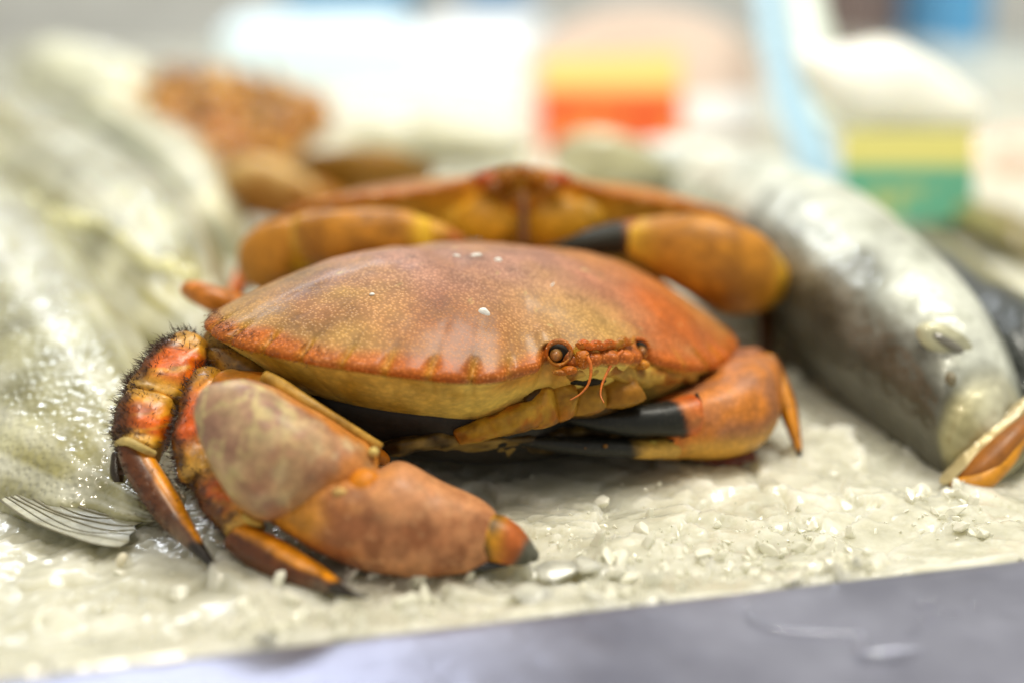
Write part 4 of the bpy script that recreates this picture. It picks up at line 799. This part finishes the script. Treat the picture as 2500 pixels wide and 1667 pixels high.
def card_mat(name, top, bot, split, smear, freq):
    m, nt, p = newmat(name); Lk = nt.links.new
    tc = nd(nt, 'ShaderNodeTexCoord'); sx = nd(nt, 'ShaderNodeSeparateXYZ'); Lk(tc.outputs['Generated'], sx.inputs[0])
    r = ramp(nt, [(split - .03, tuple(bot)), (split + .03, tuple(top))]); Lk(sx.outputs['Z'], r.inputs[0])
    mp = nd(nt, 'ShaderNodeMapping'); mp.inputs['Scale'].default_value = (freq, 1, freq * .35); Lk(tc.outputs['Generated'], mp.inputs['Vector'])
    n1 = nd(nt, 'ShaderNodeTexNoise', Scale=1.0, Detail=1.0); Lk(mp.outputs[0], n1.inputs['Vector'])
    a = ramp(nt, [(.50, (0, 0, 0)), (.58, (1, 1, 1))]); Lk(n1.outputs[0], a.inputs[0])
    b = ramp(nt, [(split * .6, (1, 1, 1)), (split * .75, (0, 0, 0))]); Lk(sx.outputs['Z'], b.inputs[0])
    f = mixrgb(nt, 'MULTIPLY', 1.0, a.outputs[0], b.outputs[0])
    fm = nd(nt, 'ShaderNodeMath', operation='MULTIPLY'); Lk(f, fm.inputs[0]); fm.inputs[1].default_value = .7
    Lk(mixrgb(nt, 'MIX', fm.outputs[0], r.outputs[0], tuple(smear)), p.inputs['Base Color']); p.inputs['Roughness'].default_value = .35
    return m
sg = solid('price_card', [(1322, 362), (1662, 348), (1660, 128), (1318, 142)], 90, .25, card_mat('orange_card', (.74, .56, .18), (.62, .085, .012), .60, (.66, .26, .05), 9), 'orange and yellow price card standing in the ice', 'price card')
sg2 = solid('price_card', [(2062, 545), (2378, 545), (2380, 322), (2058, 322)], 66, .25, card_mat('green_card', (.66, .62, .20), (.10, .36, .24), .62, (.44, .46, .15), 8), 'green and yellow price card standing at the right', 'price card')
arch = [(1290, 345)] + [(1575 - 285 * math.cos(a), 190 - 170 * math.sin(a)) for a in np.linspace(0, math.pi, 22)] + [(1860, 330)]
solid('backing_board', arch, 95, .5, plain('pinkish_board', (.64, .51, .42), .5, nscale=20, namt=.06, bump=0), 'pale pink round-topped board behind the orange price card', 'board')
solid('label_strip', [(1672, 322), (1862, 312), (1862, 226), (1668, 240)], 93, .3, WHITE, 'white label strip beside the orange price card', 'label')
V, F, U, A, N = pxloft([(1990, 240, 1960, 110, 68, 2), (2080, 325, 2040, 112, 67.5, 3), (2170, 332, 2160, 100, 67.5, 3.2), (2260, 335, 2270, 150, 67.5, 3), (2350, 335, 2370, 225, 67.5, 2.4)], cap=(.6, .8), namp=.2, nfreq=.4)
o = mk('plastic_bag', V, F, plain('milky_plastic', (.86, .86, .78), .35, nscale=60, namt=.05, bump=.3, sss=.3)); tag(o, 'crumpled white plastic bag above the green price card', 'bag')
V, F, U, A, N = pxloft([(1835, -60, 1905, -60, 92, .5), (1860, 100, 1930, 100, 88, .5), (1888, 250, 1975, 240, 82, .6), (1935, 380, 2035, 370, 76, .6), (1975, 520, 2085, 515, 70, .6)], cap=(.1, .1))
o = mk('plastic_strip', V, F, plain('pale_blue_plastic', (.30, .45, .53), .35, nscale=60, namt=.2, bump=.2)); tag(o, 'pale blue plastic strip slanting down to the silver fish', 'strip')
V, F, U, A, N = pxloft([(1925, -60, 1990, -60, 100, 1), (1950, 120, 2030, 120, 97, 1), (1995, 300, 2060, 300, 93, 1)], cap=(.1, .1))
o = mk('plastic_strip', V, F, plain('pale_green_plastic', (.62, .68, .58), .4, nscale=60, namt=.15)); tag(o, 'grey-green plastic strip behind the pale blue one', 'strip')
# polystyrene boxes, tubs and sheets
def bx(name, x0, x1, y0, y1, d, dep, mat, label, cat, rz=0):
    a, b = at(x0, y1, d), at(x1, y1, d); t = at(x0, y0, d); c = (a + b) / 2
    v_, f_ = box((c[0], c[1] + dep / 2, a[2]), abs(b[0] - a[0]), dep, abs(t[2] - a[2]), rz, min(1.2, dep * .2))
    o = mk(name, v_, f_, mat, base=(c[0], c[1] + dep / 2, a[2]), smooth=False); tag(o, label, cat); return o
bx('polystyrene_box', 505, 980, 62, 262, 118, 22, plain('white_foam', (.66, .78, .82), .6, nscale=200, namt=.04), 'white polystyrene box behind the heap of prawns', 'box', .1)
bx('polystyrene_box', 1010, 1320, 80, 300, 126, 24, plain('cream_foam', (.82, .84, .84), .6, nscale=200, namt=.05), 'cream polystyrene box left of the orange price card', 'box', -.12)
bx('plastic_tub', 690, 1010, -120, 42, 185, 30, plain('blue_plastic', (.12, .36, .58), .4, namt=.1, bump=0), 'blue plastic tub at the top edge behind the white box', 'tub')
bx('plastic_tub', 1120, 1300, -120, 22, 190, 30, plain('mid_blue_plastic', (.16, .38, .64), .4, namt=.1, bump=0), 'blue plastic tub at the top edge near the pink board', 'tub')
bx('fish_crate', 2300, 2410, -150, 165, 150, 20, plain('crate_blue', (.10, .34, .60), .4, namt=.1, bump=0), 'tall blue crate at the top right', 'crate')
bx('cardboard_box', 2040, 2200, -150, 115, 165, 20, plain('brown_card', (.20, .14, .12), .8, namt=.2), 'dark brown box at the top right beside the blue crate', 'box')
bx('polystyrene_box', 2395, 2700, 160, 270, 130, 26, plain('grey_foam', (.58, .62, .56), .6, nscale=200, namt=.05), 'greenish white box at the right edge below the blue crate', 'box')
bx('plastic_tub', 2385, 2640, 265, 360, 112, 16, plain('slate_plastic', (.34, .40, .54), .4, namt=.1), 'slate blue tub at the right edge', 'tub')
V, F, U, A, N = pxloft([(2380, 520, 2390, 330, 86, 4), (2460, 540, 2470, 310, 86, 6), (2600, 560, 2600, 320, 86, 6)], cap=(2, 2), namp=.5, nfreq=.3)
o = mk('fish_fillet', V, F, plain('pink_fillet', (.66, .50, .38), .3, coat=.4, nscale=60, namt=.3)); tag(o, 'beige pink fillet beside the green price card', 'fillet')
for (secs, lab) in [([(85, 250, 70, 120, (92, 93), 4), (170, 268, 170, 105, (90, 91), 6), (260, 275, 270, 130, (88, 89), 6), (330, 250, 345, 170, (87, 88), 4)], 'white fish belly at the left behind the fish group'),
                    ([(190, 285, 180, 215, (85, 86), 3), (260, 292, 255, 205, (83, 84), 4), (320, 280, 320, 215, (82, 83), 3)], 'small white fish piece next to the heap of prawns')]:
    fish_body('fish', secs, lab, FG, lambda U, A, V: np.broadcast_to(S(228, 228, 214), V.shape), M_FISH, cap=(1.2, 1.2), namp=.3)
def mound(secs, label, mat, cat='ice', name='ice_heap', **k):
    V, F, U, A, N = pxloft(secs, namp=.5, nfreq=.35, **k); o = mk(name, V, F, mat); tag(o, label, cat); return o
mound([(690, 400, 700, 330, 84, 8), (800, 410, 800, 275, 86, 10), (960, 410, 980, 262, 88, 12), (1120, 405, 1130, 290, 88, 10), (1220, 395, 1240, 330, 88, 7)], 'white heap of ice behind the blurred crab', M_ICE, cap=(2, 2))
# another crab at the left of the blurred one
crab3 = thing('crab', (-14, 62, 0), 'partly hidden tan crab at the left of the blurred crab', 'crab', 'brown crabs on the ice')
b3, _ = part('carapace', [(760, 470, 770, 432, (66, 67), 3), (830, 480, 838, 418, (65, 66), 4), (930, 480, 935, 416, (65, 66), 4), (1000, 480, 1005, 424, (66, 67), 3)], M_SHELL, crab3, lambda U, A, V: mix(np.broadcast_to(S(150, 100, 30), V.shape), S(170, 120, 40), ss(-.2, .3, fbm(V * .5, 3, 3))), cap=(1, 1))
k4, _ = part('claw', [(585, 520, 590, 440, (66, 67), 3), (640, 530, 650, 400, (65, 66), 4), (710, 530, 725, 420, (64, 65), 4), (770, 525, 780, 460, (63, 64), 3)], M_CLAW, crab3, lambda U, A, V: mix(np.broadcast_to(S(206, 170, 110), V.shape), S(170, 100, 40), ss(-.3, .5, -np.cos(A) + fbm(V * .5, 3, 3))), cap=(1, .8))
part('finger', [(770, 525, 780, 462, (63, 64), 2.2), (810, 530, 820, 480, (63, 64), 1.6), (850, 528, 855, 500, (63, 64), .8)], M_CLAW, k4, S(170, 104, 40), cap=(.4, .2))

# heap of prawns: one prawn with its parts, then copies
pc = [plain('prawn_shell_%s' % n, tuple(c), .3, coat=.5, nscale=300, namt=.3) for n, c in (('amber', S(190, 112, 36)), ('brown', S(116, 68, 26)), ('ochre', S(206, 140, 56)))]
def prawn_mesh():
    t = np.linspace(0, 1, 9); a = t * 2.6
    P_ = np.c_[1.15 * np.cos(a), np.zeros(9), 1.15 * np.sin(a) - .3]; r_ = np.array([.10, .30, .42, .44, .40, .34, .27, .20, .10])
    b = tube(P_, r_, ns=10, sub=2); tl = tube([P_[-1], P_[-1] + [-.25, .2, -.25], P_[-1] + [-.45, .4, -.45]], [.08, .16, .03], ns=6, sub=2)
    tl2 = tube([P_[-1], P_[-1] + [-.25, -.2, -.25], P_[-1] + [-.45, -.4, -.45]], [.08, .16, .03], ns=6, sub=2)
    return join([b, tl, tl2])
pv, pf = prawn_mesh(); protos = []
for m in pc:
    me = bpy.data.meshes.new('prawn'); me.from_pydata((pv * CM).tolist(), [], pf); me.polygons.foreach_set('use_smooth', [True] * len(me.polygons)); me.materials.append(m); protos.append(me)
pr_ = np.random.default_rng(5); spots = []
poly = [(330, 250), (350, 195), (420, 185), (500, 200), (570, 185), (640, 205), (720, 235), (785, 265), (740, 320), (690, 370), (640, 420), (570, 440), (470, 380), (380, 330), (300, 310)]
def inside(x, y):
    c = False; j = len(poly) - 1
    for i in range(len(poly)):
        if (poly[i][1] > y) != (poly[j][1] > y) and x < (poly[j][0] - poly[i][0]) * (y - poly[i][1]) / (poly[j][1] - poly[i][1]) + poly[i][0]: c = not c
        j = i
    return c
while len(spots) < 290:
    x, y = pr_.uniform(290, 790), pr_.uniform(185, 440)
    if inside(x, y): spots.append((x, y))
mv, mf = ellipsoid(at(545, 330, 81) + np.array([0, 4, -1.5]), np.array([[5.6, 0, 0], [0, 6, 0], [0, 0, 3.2]]), namp=.15, nfreq=.4)
for i, (x, y) in enumerate(spots):
    p = at(x, y, 88 - (y - 185) / 255 * 16 + pr_.uniform(-.6, .6))
    o = bpy.data.objects.new('prawn', protos[pr_.integers(3)]); scene.collection.objects.link(o)
    o.location = p * CM; o.rotation_euler = pr_.uniform(0, 6.28, 3); k = pr_.uniform(.65, .95); o.scale = (k, k, k)
    tag(o, 'small brown-orange prawn in the blurred heap at the left', 'prawn', 'prawns heaped behind the fish')
o = mk('prawn_tray_mound', mv, mf, pc[1]); tag(o, 'brown mound under the heap of small prawns', 'mound')

# ================================================================== SMALL THINGS ON THE ICE AND THE RIM
def chunk(c, size, flat, seed, rz):
    r = np.random.default_rng(seed); bm = bmesh.new()
    for _ in range(16):
        v = r.normal(0, 1, 3); v /= np.linalg.norm(v); v *= r.uniform(.75, 1.1); bm.verts.new(v * np.array([size, size * r.uniform(.6, .9), size * flat]))
    bmesh.ops.convex_hull(bm, input=bm.verts[:]); bmesh.ops.delete(bm, geom=[v for v in bm.verts if not v.link_faces], context='VERTS')
    bmesh.ops.bevel(bm, geom=bm.edges[:], offset=size * .06, segments=1, affect='EDGES')
    bmesh.ops.rotate(bm, cent=(0, 0, 0), matrix=Matrix.Rotation(rz, 3, 'Z'), verts=bm.verts)
    bm.verts.ensure_lookup_table(); bm.verts.index_update()
    V_ = np.array([v.co[:] for v in bm.verts]) + c; F_ = [tuple(v.index for v in f.verts) for f in bm.faces]; bm.free(); return V_, F_
big = [(1360, 1385, .75, .28, 'flat ice flake lying right of the big claw tip'), (1430, 1368, .5, .4, 'small clear ice lump behind the flat flake by the rim'), (1300, 1440, .55, .4, 'ice lump close to the rim below the big claw tip'),
       (1500, 1385, .35, .5, 'tiny glassy ice piece near the middle of the rim')]
for i, (px, py, sz, fl, lab) in enumerate(big):
    c = at(px, py, depth_on(py, .25)); c[2] = .08 + sz * fl * .3
    v_, f_ = chunk(c, sz, fl, 300 + i, i * 1.3); o = mk('ice_chunk', v_, f_, M_ICE, smooth=False); tag(o, lab, 'ice', 'loose ice pieces')
shapes = [chunk(np.zeros(3), 1.0, .6, 1000 + i, 0) for i in range(14)]
r = np.random.default_rng(77); parts_ = []
uu_ = r.uniform(-5, 29, 9000); vv_ = np.abs(r.normal(0, 2.4, 9000)) + .04
qq = A0[None] * [1, 1, 0] + uu_[:, None] * E1 + vv_[:, None] * E2
keep = (vv_ < 16) & (r.random(9000) < ss(-.35, .45, vn(np.c_[qq[:, :2] * .45, np.zeros(9000)], 61)) * .30 + .02)
for (tx, ty) in [(530, 1398), (860, 1450), (820, 1440), (1960, 1127), (1250, 1375)]:                    # keep the leg and claw tips clear
    tp = at(tx, ty, depth_on(ty, .2)); keep &= np.hypot(qq[:, 0] - tp[0], qq[:, 1] - tp[1]) > .8
qq, vv_ = qq[keep], vv_[keep]; fz = ss(0, 2.2, vv_); zz_ = ice_z(qq[:, 0], qq[:, 1]) * (.45 + .55 * fz) + .3 * (1 - fz)
for q, z in zip(qq, zz_):
    v0, f0 = shapes[r.integers(14)]; sz = min(.05 * (1 - r.random()) ** -.6, .34); a1, a2, a3 = r.uniform(0, 6.28, 3)
    rot = np.array(Matrix.Rotation(a1, 3, 'X') @ Matrix.Rotation(a2, 3, 'Y') @ Matrix.Rotation(a3, 3, 'Z'))
    parts_.append(((v0 * sz * [1.2, .9, .8]) @ rot.T + q * [1, 1, 0] + [0, 0, z + sz * .12], f0))
v_, f_ = join(parts_); o = mk('ice_chips', v_, f_, M_GRAIN, smooth=False, fix=False); tag(o, 'small glassy chips scattered over the crushed ice', None, None, 'stuff')
p = at(297, 1365, depth_on(1365, .2)); v_, f_ = ellipsoid(p, np.array([RGT * .14 + UPV * .05, UPV * .16, FWD * .13])); o = mk('pellet', v_, f_, plain('cream_pellet', (.80, .74, .56), .35, namt=.1)); tag(o, 'small cream pellet on the ice left of the leg tips', 'pellet')
# water on the rim
def rim_pt(px, py, up=0.0):
    q = at(px, py, depth_on(py, RIM_Z)); v = (q - A0) @ E2
    z = np.interp(-v, [0.2, .5, 4, 9], [RIM_Z + .02, RIM_Z, RIM_Z - .1, RIM_Z - .3]); q = at(px, py, depth_on(py, z)); q[2] = z + up; return q
dr = np.random.default_rng(9); k = 0
for (px, py, a, b) in [(2275, 1468, .10, .07), (2245, 1478, .08, .06), (2290, 1495, .12, .05), (2235, 1545, .10, .04), (2262, 1520, .14, .04), (2380, 1482, .06, .05), (2330, 1500, .07, .04)]:
    v_, f_ = ellipsoid(rim_pt(px, py, 0), np.array([E1 * a * 1.7, E2 * b * 1.7, [0, 0, .09]]), namp=.2, nfreq=5); o = mk('water_drop', v_, f_, M_WATER)
    tag(o, 'water drop in the glinting cluster on the right of the rim', 'water', 'drops on the rim')
v_, f_ = tube([rim_pt(x, y, .0) for x, y in [(1832, 1470), (1826, 1500), (1842, 1520), (1900, 1540), (1990, 1548), (2080, 1552), (2110, 1560), (2098, 1590), (2120, 1606), (2190, 1600), (2250, 1590)]], [.04, .07, .09, .08, .08, .07, .09, .12, .2, .18, .06], ns=10)
o = mk('water_trickle', v_, f_, M_WATER); tag(o, 'thin water trickle winding over the steel rim at the right', 'water')
